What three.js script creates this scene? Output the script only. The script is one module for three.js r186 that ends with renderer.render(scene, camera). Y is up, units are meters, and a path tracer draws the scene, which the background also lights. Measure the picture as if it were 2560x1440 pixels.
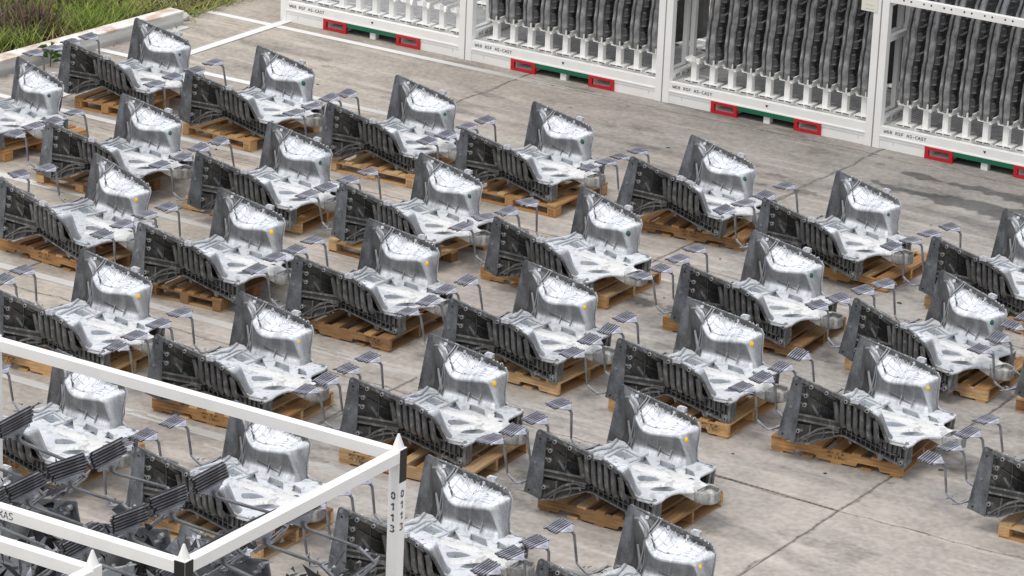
import * as THREE from 'three';
import { mergeGeometries, toCreasedNormals } from 'three/addons/utils/BufferGeometryUtils.js';

// ------------------------------------------------------------------ camera, sky, sun, exposure
const scene = new THREE.Scene();
const CAM_H = 11.585, PITCH = 19.0903 * Math.PI / 180, ROLL = 2.4191 * Math.PI / 180;
const camera = new THREE.PerspectiveCamera(9.1478, 16 / 9, 0.5, 900);
camera.rotation.order = 'YXZ';
camera.position.set(0, CAM_H, 0);
camera.rotation.set(-PITCH, 0, ROLL);
const renderer = new THREE.WebGLRenderer({ antialias: true });
renderer.toneMapping = THREE.LinearToneMapping;
renderer.toneMappingExposure = 1.12;
renderer.shadowMap.enabled = true;
renderer.setSize(1024, 576);
{ // overcast sky: brightest overhead, one third at the horizon
  const w = 256, h = 128, d = new Float32Array(w * h * 4);
  for (let j = 0; j < h; j++) for (let i = 0; i < w; i++) {
    const el = ((j + 0.5) / h - 0.5) * Math.PI, s = Math.sin(el);
    const cl = 0.06 * Math.sin(i / w * Math.PI * 6 + 1.3) * Math.cos(el) + 0.04 * Math.sin(i / w * Math.PI * 14 + j * 0.2) * Math.cos(el);
    const L = s > 0 ? 1.1 * (0.62 + 0.38 * s) * (1 + cl) : 0.3;
    const k = (j * w + i) * 4;
    d[k] = L * 0.965; d[k + 1] = L * 0.99; d[k + 2] = L * 1.045; d[k + 3] = 1;
  }
  const sky = new THREE.DataTexture(d, w, h, THREE.RGBAFormat, THREE.FloatType);
  sky.mapping = THREE.EquirectangularReflectionMapping; sky.magFilter = THREE.LinearFilter; sky.minFilter = THREE.LinearFilter; sky.needsUpdate = true;
  scene.background = sky; scene.environment = sky;
}
const sun = new THREE.DirectionalLight(0xfff6ea, 1.2);
sun.position.set(-9, 30, -20); sun.target.position.set(0, 0, -32); sun.castShadow = true; sun.shadow.radius = 34;
sun.shadow.mapSize.set(2048, 2048);
Object.assign(sun.shadow.camera, { left: -22, right: 22, top: 22, bottom: -22, near: 1, far: 90 });
scene.add(sun, sun.target);

// ------------------------------------------------------------------ helpers
const V3 = (x, y, z) => new THREE.Vector3(x, y, z);
function rng(seed) { let a = seed >>> 0; return () => { a = (a + 0x6D2B79F5) | 0; let t = Math.imul(a ^ (a >>> 15), 1 | a); t = (t + Math.imul(t ^ (t >>> 7), 61 | t)) ^ t; return ((t ^ (t >>> 14)) >>> 0) / 4294967296; }; }
const lerp = (a, b, t) => a + (b - a) * t, clamp = (x, a = 0, b = 1) => Math.min(b, Math.max(a, x));
const sstep = (a, b, x) => { const t = clamp((x - a) / (b - a)); return t * t * (3 - 2 * t); };
function pw(tab, x) { // piecewise linear table
  if (x <= tab[0][0]) return tab[0][1];
  for (let i = 1; i < tab.length; i++) if (x <= tab[i][0]) return lerp(tab[i - 1][1], tab[i][1], (x - tab[i - 1][0]) / (tab[i][0] - tab[i - 1][0]));
  return tab[tab.length - 1][1];
}
// tiling value noise
const PERM = (() => { const r = rng(77), a = new Float32Array(65536); for (let i = 0; i < 65536; i++) a[i] = r(); return a; })();
function vnoise(x, y, px, py, s = 0) {
  const xi = Math.floor(x), yi = Math.floor(y), fx = x - xi, fy = y - yi;
  const ux = fx * fx * (3 - 2 * fx), uy = fy * fy * (3 - 2 * fy);
  const X0 = ((xi % px) + px) % px, X1 = (X0 + 1) % px, Y0 = ((yi % py) + py) % py, Y1 = (Y0 + 1) % py;
  const h = (a, b) => PERM[(a * 1619 + b * 31337 + s * 6971 + ((a * b) & 1023) * 53) & 65535];
  return lerp(lerp(h(X0, Y0), h(X1, Y0), ux), lerp(h(X0, Y1), h(X1, Y1), ux), uy);
}
function fbm(u, v, fx, fy, oct, s = 0) { let a = 0.5, t = 0, n = 0; for (let o = 0; o < oct; o++) { t += a * vnoise(u * fx, v * fy, fx, fy, s + o * 13); n += a; a *= 0.55; fx *= 2; fy *= 2; } return t / n; }
function tex(n, m, fn, srgb = false) {
  const d = new Uint8Array(n * m * 4), c = [0, 0, 0, 1];
  for (let j = 0; j < m; j++) for (let i = 0; i < n; i++) { c[3] = 1; fn((i + 0.5) / n, (j + 0.5) / m, c); const k = (j * n + i) * 4; for (let q = 0; q < 4; q++) d[k + q] = clamp(c[q]) * 255; }
  const t = new THREE.DataTexture(d, n, m, THREE.RGBAFormat); t.wrapS = t.wrapT = THREE.RepeatWrapping; t.magFilter = THREE.LinearFilter; t.minFilter = THREE.LinearMipmapLinearFilter; t.generateMipmaps = true;
  if (srgb) t.colorSpace = THREE.SRGBColorSpace; t.needsUpdate = true; return t;
}
const rep = (t, x, y) => { const c = t.clone(); c.repeat.set(x, y); c.needsUpdate = true; return c; };

// mesh builder: triangles with optional vertex colours; box-projected uv in metres
class MB {
  constructor() { this.p = []; this.c = []; this.col = [1, 1, 1]; this.useC = false; }
  tri(a, b, c) { for (const q of [a, b, c]) { this.p.push(q.x, q.y, q.z); const k = q.col || this.col; this.c.push(k[0], k[1], k[2]); } }
  quad(a, b, c, d) { this.tri(a, b, c); this.tri(a, c, d); }
  hexa(q) { // 0-3 bottom ring, 4-7 top ring
    const f = [[0, 3, 2, 1], [4, 5, 6, 7], [0, 1, 5, 4], [1, 2, 6, 5], [2, 3, 7, 6], [3, 0, 4, 7]];
    for (const i of f) this.quad(q[i[0]], q[i[1]], q[i[2]], q[i[3]]);
  }
  box(x, y, z, sx, sy, sz, ry = 0) { // centre, size
    const c = Math.cos(ry), s = Math.sin(ry), P = (a, b, d) => V3(x + c * a * sx / 2 + s * d * sz / 2, y + b * sy / 2, z - s * a * sx / 2 + c * d * sz / 2);
    this.hexa([P(-1, -1, 1), P(1, -1, 1), P(1, -1, -1), P(-1, -1, -1), P(-1, 1, 1), P(1, 1, 1), P(1, 1, -1), P(-1, 1, -1)]);
  }
  slab(poly, t) { // planar polygon extruded by vector t (convex or mildly concave, ear-clipped)
    const n = V3(0, 0, 0); for (let i = 0; i < poly.length; i++) n.add(V3().crossVectors(poly[i], poly[(i + 1) % poly.length]));
    const ax = Math.abs(n.x) > Math.abs(n.y) ? (Math.abs(n.x) > Math.abs(n.z) ? 0 : 2) : (Math.abs(n.y) > Math.abs(n.z) ? 1 : 2);
    const two = poly.map(q => ax === 0 ? new THREE.Vector2(q.y, q.z) : ax === 1 ? new THREE.Vector2(q.z, q.x) : new THREE.Vector2(q.x, q.y));
    const idx = THREE.ShapeUtils.triangulateShape(two, []), up = poly.map(q => q.clone().add(t)), back = n.dot(t) > 0;
    for (const f of idx) { this.tri(poly[f[0]], poly[f[2]], poly[f[1]]); this.tri(up[f[0]], up[f[1]], up[f[2]]); }
    for (let i = 0; i < poly.length; i++) { const j = (i + 1) % poly.length; this.quad(poly[i], poly[j], up[j], up[i]); }
  }
  grid(g) { for (let i = 0; i + 1 < g.length; i++) for (let j = 0; j + 1 < g[i].length; j++) this.quad(g[i][j], g[i + 1][j], g[i + 1][j + 1], g[i][j + 1]); }
  tube(path, r, seg = 6, flat = 1) { // round or flattened bar along a polyline, frame carried along without twisting
    let prev = null, s = null; const N = path.length;
    for (let i = 0; i < N; i++) {
      const t = path[Math.min(i + 1, N - 1)].clone().sub(path[Math.max(i - 1, 0)]).normalize();
      if (!s) { const up = Math.abs(t.y) > 0.92 ? V3(1, 0, 0) : V3(0, 1, 0); s = V3().crossVectors(t, up).normalize(); } else s = s.clone().addScaledVector(t, -s.dot(t)).normalize();
      const b = V3().crossVectors(s, t), rr = Array.isArray(r) ? r[i] : r, ring = [];
      for (let k = 0; k < seg; k++) { const a = (k + 0.5) / seg * Math.PI * 2; ring.push(path[i].clone().addScaledVector(s, Math.cos(a) * rr).addScaledVector(b, Math.sin(a) * rr * flat)); }
      if (prev) for (let k = 0; k < seg; k++) this.quad(prev[k], prev[(k + 1) % seg], ring[(k + 1) % seg], ring[k]);
      if (i === 0 || i === N - 1) for (let k = 1; k + 1 < seg; k++) this.tri(ring[0], ring[k], ring[k + 1]);
      prev = ring;
    }
  }
  ringBoss(c, ax, r, len, hole = 0.5, seg = 10) { // hollow boss along axis ax
    const t = ax.clone().normalize(), up = Math.abs(t.y) > 0.9 ? V3(1, 0, 0) : V3(0, 1, 0), s = V3().crossVectors(t, up).normalize(), b = V3().crossVectors(s, t);
    const P = (k, rr, l) => { const a = k / seg * Math.PI * 2; return c.clone().addScaledVector(t, l).addScaledVector(s, Math.cos(a) * rr).addScaledVector(b, Math.sin(a) * rr); };
    for (let k = 0; k < seg; k++) {
      this.quad(P(k, r, 0), P(k + 1, r, 0), P(k + 1, r * 0.92, len), P(k, r * 0.92, len));
      if (hole > 0) {
        this.quad(P(k, r * 0.92, len), P(k + 1, r * 0.92, len), P(k + 1, r * hole, len), P(k, r * hole, len));
        const o = this.col; this.col = o.map(v => v * 0.12);  // bore colour darkened to stand for the shade inside the hole
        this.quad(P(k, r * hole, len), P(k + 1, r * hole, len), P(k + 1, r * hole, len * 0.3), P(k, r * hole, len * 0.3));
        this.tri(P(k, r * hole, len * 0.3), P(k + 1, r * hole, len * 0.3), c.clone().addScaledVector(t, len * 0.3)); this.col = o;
      } else this.tri(P(k, r * 0.92, len), P(k + 1, r * 0.92, len), c.clone().addScaledVector(t, len * 1.12));
    }
  }
  add(geo) { const g = geo.index ? geo.toNonIndexed() : geo, a = g.attributes.position; for (let i = 0; i < a.count; i += 3) this.tri(V3().fromBufferAttribute(a, i), V3().fromBufferAttribute(a, i + 1), V3().fromBufferAttribute(a, i + 2)); }
  geo(crease = 0.55, flipZ = null) {
    const n = this.p.length / 3, P = new Float32Array(this.p), C = new Float32Array(this.c);
    if (flipZ !== null) for (let i = 0; i < n; i += 3) { // mirrored copy: z -> flipZ - z with winding kept right
      for (let k = 0; k < 3; k++) P[(i + k) * 3 + 2] = flipZ - P[(i + k) * 3 + 2];
      for (let q = 0; q < 3; q++) { let t = P[(i + 1) * 3 + q]; P[(i + 1) * 3 + q] = P[(i + 2) * 3 + q]; P[(i + 2) * 3 + q] = t; t = C[(i + 1) * 3 + q]; C[(i + 1) * 3 + q] = C[(i + 2) * 3 + q]; C[(i + 2) * 3 + q] = t; }
    }
    let g = new THREE.BufferGeometry();
    g.setAttribute('position', new THREE.BufferAttribute(P, 3)); g.setAttribute('color', new THREE.BufferAttribute(C, 3));
    const uv = new Float32Array(n * 2), a = V3(), b = V3(), c = V3();
    for (let i = 0; i < n; i += 3) {
      a.fromArray(P, i * 3); b.fromArray(P, i * 3 + 3); c.fromArray(P, i * 3 + 6);
      const m = b.clone().sub(a).cross(c.clone().sub(a)), ax = Math.abs(m.x), ay = Math.abs(m.y), az = Math.abs(m.z);
      for (let k = 0; k < 3; k++) { const x = P[(i + k) * 3], y = P[(i + k) * 3 + 1], z = P[(i + k) * 3 + 2]; const o = (i + k) * 2; if (ay >= ax && ay >= az) { uv[o] = x; uv[o + 1] = -z; } else if (ax >= az) { uv[o] = z; uv[o + 1] = y; } else { uv[o] = x; uv[o + 1] = y; } }
    }
    g.setAttribute('uv', new THREE.BufferAttribute(uv, 2));
    g = toCreasedNormals(g, crease);
    return g;
  }
}
const counts = {};
function numbered(n) { const k = counts[n] = (counts[n] || 0) + 1; return k === 1 ? n : n + '_' + String(k - 1).padStart(3, '0'); }
function mesh(name, geo, mat, parent) { const m = new THREE.Mesh(geo, mat); m.name = name; m.castShadow = m.receiveShadow = true; if (parent) parent.add(m); return m; }
function thing(name, label, category, group) { const o = new THREE.Group(); o.name = numbered(name); o.userData = { label, category }; if (group) o.userData.group = group; scene.add(o); return o; }
function struct(name, geo, mat) { const m = mesh(numbered(name), geo, mat, scene); m.userData.kind = 'structure'; return m; }
function std(o) { return new THREE.MeshStandardMaterial(o); }
const rgb = (r, g, b) => new THREE.Color().setRGB(r, g, b);

// yard frame: U runs along the rows (right and towards the camera), V away from the camera
const YA = 32 * Math.PI / 180, YO = V3(0, 0, -33);
const yard = (u, v, y = 0) => V3(YO.x + Math.cos(YA) * u + Math.sin(YA) * v, y, YO.z + Math.sin(YA) * u - Math.cos(YA) * v);
function yardGroup(o, u, v, y = 0) { o.position.copy(yard(u, v, y)); o.rotation.y = -YA; return o; }

// ------------------------------------------------------------------ textures and materials
const castTex = tex(512, 512, (x, y, c) => {
  const a = fbm(x, y, 5, 5, 5, 1), b = fbm(x, y, 9, 3, 4, 21), k = fbm(x, y, 60, 60, 2, 40);
  let t = 0.5 + 0.62 * (a - 0.5) + 0.5 * (b - 0.5) + 0.22 * (k - 0.5); t = 0.62 + 1.15 * (t - 0.5) * 1.25;
  c[0] = t * 0.985; c[1] = t * 0.995; c[2] = t * 1.01;
});
const castRough = tex(256, 256, (x, y, c) => { const a = fbm(x, y, 8, 8, 4, 5); c[0] = c[2] = 0; c[1] = 0.55 + 0.7 * (a - 0.5); c[2] = 1; });
const streakTex = tex(512, 512, (x, y, c) => { // vertical run marks of release agent
  const a = fbm(x, y, 26, 3, 4, 3), b = fbm(x, y, 6, 6, 4, 9), k = fbm(x, y, 70, 70, 2, 4);
  const t = 0.62 + 0.42 * (a - 0.5) + 0.5 * (b - 0.5) + 0.22 * (k - 0.5); c[0] = t; c[1] = t; c[2] = t * 1.01;
});
const sprayTex = tex(512, 512, (x, y, c) => { // white release coat with thin patches
  const a = fbm(x, y, 6, 6, 5, 91), b = fbm(x, y, 18, 18, 4, 93), k = fbm(x, y, 80, 80, 2, 94);
  const t = 0.84 + 0.3 * (a - 0.5) + 0.22 * (b - 0.5) + 0.12 * (k - 0.5) - 0.3 * sstep(0.58, 0.72, b); c[0] = t * 0.985; c[1] = t; c[2] = t * 1.015;
});
const grimeTex = tex(512, 512, (x, y, c) => { // dark outer skin with pale scuffs
  const a = fbm(x, y, 7, 7, 5, 61), b = fbm(x, y, 22, 9, 4, 65), k = fbm(x, y, 90, 90, 2, 66);
  let t = 0.42 + 0.4 * (a - 0.5) + 0.2 * (k - 0.5); t += 0.4 * sstep(0.62, 0.78, b) + 0.15 * sstep(0.6, 0.7, a); c[0] = t; c[1] = t * 0.995; c[2] = t * 0.985;
});
const M = {};
const cast = (r, g, b, map, rough, metal, s = 1.6) => std({ color: rgb(r, g, b), map: rep(map, s, s), roughness: rough, metalness: metal, vertexColors: true });
M.plate = cast(0.235, 0.25, 0.272, castTex, 0.55, 0.25);
M.inner = cast(0.62, 0.64, 0.665, streakTex, 0.66, 0.08);
M.outer = cast(0.2, 0.2, 0.197, grimeTex, 0.5, 0.25, 2.2);
M.ribs = cast(0.3, 0.305, 0.31, grimeTex, 0.5, 0.3, 2.6);
M.floor = cast(0.72, 0.735, 0.757, sprayTex, 0.6, 0.06, 1.3);
M.lattice = cast(0.62, 0.63, 0.65, castTex, 0.5, 0.2, 2.3);
M.runner = cast(0.9, 0.885, 0.86, sprayTex, 0.5, 0.12, 0.9);
M.biscuit = cast(0.72, 0.71, 0.69, castTex, 0.5, 0.2, 3);
M.membrane = cast(0.72, 0.76, 0.79, castTex, 0.45, 0.25, 4);
M.boss = cast(0.85, 0.86, 0.87, castTex, 0.45, 0.3, 3);
M.vent = cast(0.5, 0.5, 0.55, castTex, 0.45, 0.3, 3);
M.arm = cast(0.3, 0.305, 0.32, castTex, 0.48, 0.35, 3);
M.yellow = std({ color: rgb(0.85, 0.5, 0.02), roughness: 0.55 });
M.green = std({ color: rgb(0.01, 0.09, 0.06), roughness: 0.55 });

// ------------------------------------------------------------------ the big ribbed casting (local: x along the row, y up, z = -v, front corner of the near wall at the origin)
const W = 1.34, L3 = (u, h, v) => V3(u, h, -v);
const tD = [[0.02, 0.02], [0.1, 0.075], [0.18, 0.14], [0.235, 0.19], [0.26, 0.222], [0.3, 0.245], [0.4, 0.252], [0.705, 0.262], [0.85, 0.262]];
const tR = [[0.02, 0.73], [0.08, 0.705], [0.16, 0.672], [0.22, 0.645], [0.27, 0.615], [0.3, 0.59], [0.33, 0.553], [0.37, 0.536], [0.44, 0.533], [0.557, 0.552], [0.66, 0.566], [0.85, 0.567]];
const tT = [[0, 0.787], [0.1, 0.768], [0.3, 0.73], [0.5, 0.695], [0.64, 0.662], [0.7, 0.642], [0.75, 0.612], [0.85, 0.55]];
const RIM = [[0.62, 0.748, 0.0], [0.585, 0.783, 0.026], [0.5, 0.808, 0.09], [0.43, 0.82, 0.128], [0.37, 0.838, 0.152], [0.335, 0.852, 0.16]]; // [height, u, d] of the sloping end edge
const rimAt = h => { if (h >= RIM[0][0]) return RIM[0].slice(1); for (let i = 1; i < RIM.length; i++) if (h >= RIM[i][0]) { const t = (RIM[i - 1][0] - h) / (RIM[i - 1][0] - RIM[i][0]); return [lerp(RIM[i - 1][1], RIM[i][1], t), lerp(RIM[i - 1][2], RIM[i][2], t)]; } return RIM[5].slice(1); };
const frontU = h => h > 0.565 ? 0.705 : lerp(0.82, 0.705, clamp((h - 0.335) / 0.23));
const D_ = u => pw(tD, u), R_ = u => pw(tR, u), T_ = u => pw(tT, u);
const tMid = [[0.4, 0.43], [0.6, 0.385], [0.8, 0.34], [1.05, 0.332]], tBot = [[0, 0.178], [0.14, 0.192], [0.27, 0.25], [0.42, 0.318], [1.02, 0.132]];
const tRail = [[0.0, 0.012], [0.12, 0.035], [0.27, 0.085], [0.42, 0.122], [1.02, 0.18]];
const surfD = (u, h) => { const R = R_(u), T = T_(u), D = D_(u); if (h <= R) return D; const h0 = T - 0.042 * sstep(0.05, 0.27, u); return h > h0 ? 0.012 : lerp(0.016, Math.max(D - 0.012, D * 0.8), clamp((h0 - h) / (h0 - R))); };
function shelf(u, s) { const D = D_(u), R = R_(u), T = T_(u); return { d: lerp(0.016, Math.max(D - 0.012, D * 0.8), s), h: lerp(T - 0.042 * sstep(0.05, 0.27, u), R + 0.004, s) }; }
function profile(u) {
  const D = D_(u), R = R_(u), o = [[0, T_(u)], [0.006, T_(u) - 0.003]];
  for (const s of [0, 0.25, 0.5, 0.75, 1]) { const q = shelf(u, s); o.push([q.d, q.h]); }
  o.push([D - Math.min(0.003, D * 0.1), R - 0.008], [D, R - 0.03]);
  for (const t of [0.33, 0.66, 1]) o.push([D + 0.006 * t, lerp(R - 0.03, 0.402, t)]);
  o.push([D + 0.014, 0.376], [D + 0.034, 0.354], [D + 0.042, 0.333]);
  return o;
}
const NOI = (x, y, s) => vnoise(x, y, 64, 64, s);
const sideParts = {}; // geometry builders of one wall, shared by the mirrored pair
{
  const tint = (u, j, d, h, end) => {  // release residue by zone, with chamfer light and incline shade painted in
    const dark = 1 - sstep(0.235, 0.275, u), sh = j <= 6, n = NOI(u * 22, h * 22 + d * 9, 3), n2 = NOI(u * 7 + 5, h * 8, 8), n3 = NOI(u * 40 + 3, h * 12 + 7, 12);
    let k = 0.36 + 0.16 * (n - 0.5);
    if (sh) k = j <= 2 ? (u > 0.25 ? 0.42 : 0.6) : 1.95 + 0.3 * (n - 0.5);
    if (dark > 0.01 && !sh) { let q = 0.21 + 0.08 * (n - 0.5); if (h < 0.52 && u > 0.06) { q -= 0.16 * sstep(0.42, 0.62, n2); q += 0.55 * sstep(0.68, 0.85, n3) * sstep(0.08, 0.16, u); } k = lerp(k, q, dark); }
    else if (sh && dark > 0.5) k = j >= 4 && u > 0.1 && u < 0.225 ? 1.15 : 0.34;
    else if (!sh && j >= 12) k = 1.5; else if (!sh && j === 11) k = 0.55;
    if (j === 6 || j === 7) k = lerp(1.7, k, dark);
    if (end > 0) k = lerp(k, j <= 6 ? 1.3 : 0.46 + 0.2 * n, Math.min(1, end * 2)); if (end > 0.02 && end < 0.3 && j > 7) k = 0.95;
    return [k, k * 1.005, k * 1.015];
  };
  const g = [], mk = (u, h, d, j, e) => { const q = L3(u, h, d); q.col = tint(u, j, d, h, e); return q; };
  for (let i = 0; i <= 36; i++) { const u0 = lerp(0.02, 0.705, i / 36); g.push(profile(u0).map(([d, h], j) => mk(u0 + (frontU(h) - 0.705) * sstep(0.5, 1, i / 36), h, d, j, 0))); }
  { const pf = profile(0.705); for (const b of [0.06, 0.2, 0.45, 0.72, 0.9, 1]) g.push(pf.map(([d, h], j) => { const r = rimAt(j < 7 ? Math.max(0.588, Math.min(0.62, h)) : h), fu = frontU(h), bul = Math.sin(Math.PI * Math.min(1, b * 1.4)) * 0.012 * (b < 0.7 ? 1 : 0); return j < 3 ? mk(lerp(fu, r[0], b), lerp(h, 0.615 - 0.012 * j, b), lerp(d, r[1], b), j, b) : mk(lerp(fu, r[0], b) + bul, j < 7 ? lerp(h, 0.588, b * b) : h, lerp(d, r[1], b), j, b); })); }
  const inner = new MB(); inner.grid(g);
  // two short upright fins and a spine at the foot and left end of the bulge, a double rim line
  inner.col = [0.75, 0.75, 0.76];
  for (const u of [0.535, 0.65]) inner.slab([L3(u, 0.345, D_(u) + 0.02), L3(u, 0.43, D_(u) + 0.004), L3(u, 0.425, D_(u) + 0.014), L3(u, 0.36, D_(u) + 0.045)], V3(0.008, 0, 0));
  for (const [o, r] of [[-0.012, 0.0065], [0.016, 0.0055]]) inner.tube([[0.262, 0.732, 0.004], [0.256, 0.7, 0.06], [0.24, 0.65, 0.125], [0.247, 0.6, 0.185], [0.25, 0.53, 0.208], [0.235, 0.43, 0.212], [0.215, 0.35, 0.225]].map(([u, h, d]) => L3(u + o, h, Math.max(d, surfD(u + o, h)) + 0.003)), r, 5);
  // diagonal swage on the sloping part
  inner.col = [0.62, 0.62, 0.63];
  inner.tube([L3(0.13, 0.52, surfD(0.13, 0.52)), L3(0.17, 0.44, surfD(0.17, 0.44)), L3(0.22, 0.36, surfD(0.22, 0.36) + 0.01)], [0.014, 0.018, 0.02], 6);
  inner.tube([L3(0.05, 0.70, 0.03), L3(0.11, 0.715, 0.06), L3(0.2, 0.69, 0.12), L3(0.25, 0.64, 0.2)], 0.012, 6);
  sideParts.inner = inner;
  // outer skin: same surface set back by its thickness
  const outer = new MB(), og = g.map((row, i) => row.map((q, j) => {
    const a = g[Math.min(i + 1, g.length - 1)][j].clone().sub(g[Math.max(i - 1, 0)][j]), b = row[Math.min(j + 1, row.length - 1)].clone().sub(row[Math.max(j - 1, 0)]);
    const n = V3().crossVectors(a, b).normalize(); if (n.z > 0 === true && j > 6) n.negate(); if (j <= 6 && n.y < 0) n.negate();
    const o = q.clone().addScaledVector(n, -0.008); const k = 0.7 + 0.5 * NOI(q.x * 14, q.y * 14, 17); o.col = [k, k, k * 0.98]; return o;
  }));
  outer.grid(og.slice(0, -2));
  // skirt under the floor line and the shelf between skirt and bulge
  const sk = [], sh = [];
  for (let i = 0; i <= 12; i++) { const u = lerp(0.01, 0.42, i / 12), d = pw(tRail, u), b = pw(tBot, u); sk.push([0, 0.35, 0.7, 1].map(t => L3(u, lerp(0.352, b, t), d + 0.03 * Math.sin(t * 3.1)))); sh.push([0, 0.5, 1].map(t => L3(u, 0.352 - 0.006 * t, lerp(d, D_(u) + 0.03, t)))); }
  outer.grid(sk); outer.grid(sh);
  const wb = [], ws = [];
  for (let i = 0; i <= 12; i++) { const u = lerp(0.41, 1.01, i / 12), d = pw(tRail, u); wb.push([0, 0.5, 1].map(t => L3(u, lerp(pw(tMid, u), pw(tBot, u), t), d + 0.05))); if (u < 0.83) ws.push([0, 1].map(t => L3(u, pw(tMid, u), lerp(d, D_(Math.min(u, 0.8)) + 0.02, t)))); }
  outer.grid(wb); outer.grid(ws);
  sideParts.outer = outer;
  // rib lattice on the sloping top of the bulge
  const lat = new MB(); lat.col = [1.9, 1.9, 1.95];
  const sp = (u, s, up = 0.003) => { const q = shelf(u, s); return L3(u, q.h + up, q.d); };
  const bar = (u0, s0, u1, s1, r = 0.0052) => { const p = []; for (let i = 0; i <= 5; i++) p.push(sp(lerp(u0, u1, i / 5), lerp(s0, s1, i / 5))); lat.tube(p, r, 4, 1.2); };
  for (const l of [[[0.308,0.69],[0.311,0.37],[0.315,0.05],[0.36,0.14]],[[0.315,0.05],[0.372,0.2],[0.435,0.38],[0.492,0.56]],[[0.368,0.0],[0.37,0.23],[0.368,0.48]],[[0.314,0.44],[0.358,0.5],[0.415,0.57]],[[0.415,0.57],[0.369,0.53],[0.352,0.8],[0.336,0.97]],[[0.258,0.31],[0.294,0.35]],[[0.252,0.74],[0.308,0.69]],[[0.334,0.82],[0.39,0.83],[0.451,0.83],[0.539,0.8],[0.624,0.78],[0.682,0.84]],[[0.68,0.01],[0.683,0.41],[0.674,0.64]],[[0.679,0.62],[0.691,0.5],[0.726,0.53],[0.759,0.61]],[[0.577,0.7],[0.625,0.61],[0.679,0.68],[0.706,0.82]],[[0.595,0.54],[0.635,0.4],[0.683,0.41]],[[0.639,0.1],[0.676,0.03],[0.747,0.3]],[[0.451,0.45],[0.43,0.73]],[[0.388,0.05],[0.394,0.19],[0.418,0.26]],[[0.501,0.2],[0.511,0.39]],[[0.515,0.15],[0.523,0.33]],[[0.51,0.0],[0.528,0.17]],[[0.566,0.07],[0.574,0.25]],[[0.563,0.0],[0.574,0.13]],[[0.603,0.0],[0.607,0.2]],[[0.444,0.0],[0.47,0.1]],[[0.408,0.01],[0.442,0.15]],[[0.629,0.0],[0.635,0.21]],[[0.481,0.01],[0.519,0.0]],[[0.546,0.05],[0.578,0.0]],]) for (let i = 0; i + 1 < l.length; i++) bar(...l[i], ...l[i + 1]);
  { const p = []; for (let i = 0; i <= 14; i++) { const a = i / 14 * Math.PI * 2; p.push(sp(0.547 + 0.042 * Math.cos(a), 0.575 + 0.13 * Math.sin(a), 0.002)); } lat.tube(p, 0.0055, 5); }
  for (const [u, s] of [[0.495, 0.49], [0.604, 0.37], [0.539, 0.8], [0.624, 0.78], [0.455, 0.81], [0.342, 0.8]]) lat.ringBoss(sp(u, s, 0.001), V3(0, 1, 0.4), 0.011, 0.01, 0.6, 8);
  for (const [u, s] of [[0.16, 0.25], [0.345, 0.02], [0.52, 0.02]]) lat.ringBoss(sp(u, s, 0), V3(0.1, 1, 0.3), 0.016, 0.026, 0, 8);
  lat.col = [1.7, 1.7, 1.72]; lat.box(0.578, 0.694, 0.012, 0.074, 0.034, 0.05); lat.box(0.575, 0.714, 0.008, 0.05, 0.012, 0.034); lat.col = [1.9, 1.9, 1.95];
  // torn flash along the rim of the top edge
  { const r = rng(5); for (let i = 0; i < 26; i++) { const u = 0.1 + 0.62 * r(); lat.slab([L3(u, T_(u) - 0.004, 0.004), L3(u + 0.012, T_(u) - 0.005, 0.004), L3(u + 0.006 + 0.006 * r(), T_(u) + 0.002 + 0.007 * r(), 0.002 - 0.008 * r())], V3(0, 0, -0.003)); } }
  sideParts.lattice = lat;
  // flat end flange
  const pl = new MB(); pl.col = [1, 1, 1];
  const pp = [[-0.135, 0.212], [-0.034, 0.755], [-0.026, 0.776], [-0.012, 0.788], [0.004, 0.79], [0.07, 0.772], [0.066, 0.7], [0.05, 0.45], [0.036, 0.18], [0.01, 0.178], [-0.1, 0.204], [-0.128, 0.205]];
  pl.slab(pp.map(([u, h]) => L3(u, h, -0.001)), V3(0, 0, -0.013));
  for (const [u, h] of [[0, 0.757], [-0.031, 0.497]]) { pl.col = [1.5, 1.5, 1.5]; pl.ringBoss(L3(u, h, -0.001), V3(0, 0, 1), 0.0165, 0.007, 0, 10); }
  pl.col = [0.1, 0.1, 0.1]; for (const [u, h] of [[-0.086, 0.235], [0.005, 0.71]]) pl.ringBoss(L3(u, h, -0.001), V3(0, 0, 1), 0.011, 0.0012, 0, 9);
  sideParts.plate = pl;
  // ribs, rims and rails outside
  const rb = new MB(), fin = (pts, t = 0.011) => rb.slab(pts.map(q => L3(q[0], q[1], q[2])), V3(t, 0, 0));
  rb.col = [0.95, 0.96, 0.97];
  { const n = 20; for (let i = 0; i < n; i++) { const a = lerp(0.055, 0.75, i / n), b = lerp(0.055, 0.75, (i + 1) / n), w = 0.034; rb.hexa([L3(a, T_(a) - w, -0.008), L3(b, T_(b) - w, -0.008), L3(b, T_(b) - w, 0.02), L3(a, T_(a) - w, 0.02), L3(a, T_(a) + 0.001, -0.008), L3(b, T_(b) + 0.001, -0.008), L3(b, T_(b) + 0.001, 0.02), L3(a, T_(a) + 0.001, 0.02)]); } }
  rb.col = [1.5, 1.52, 1.55];
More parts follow.
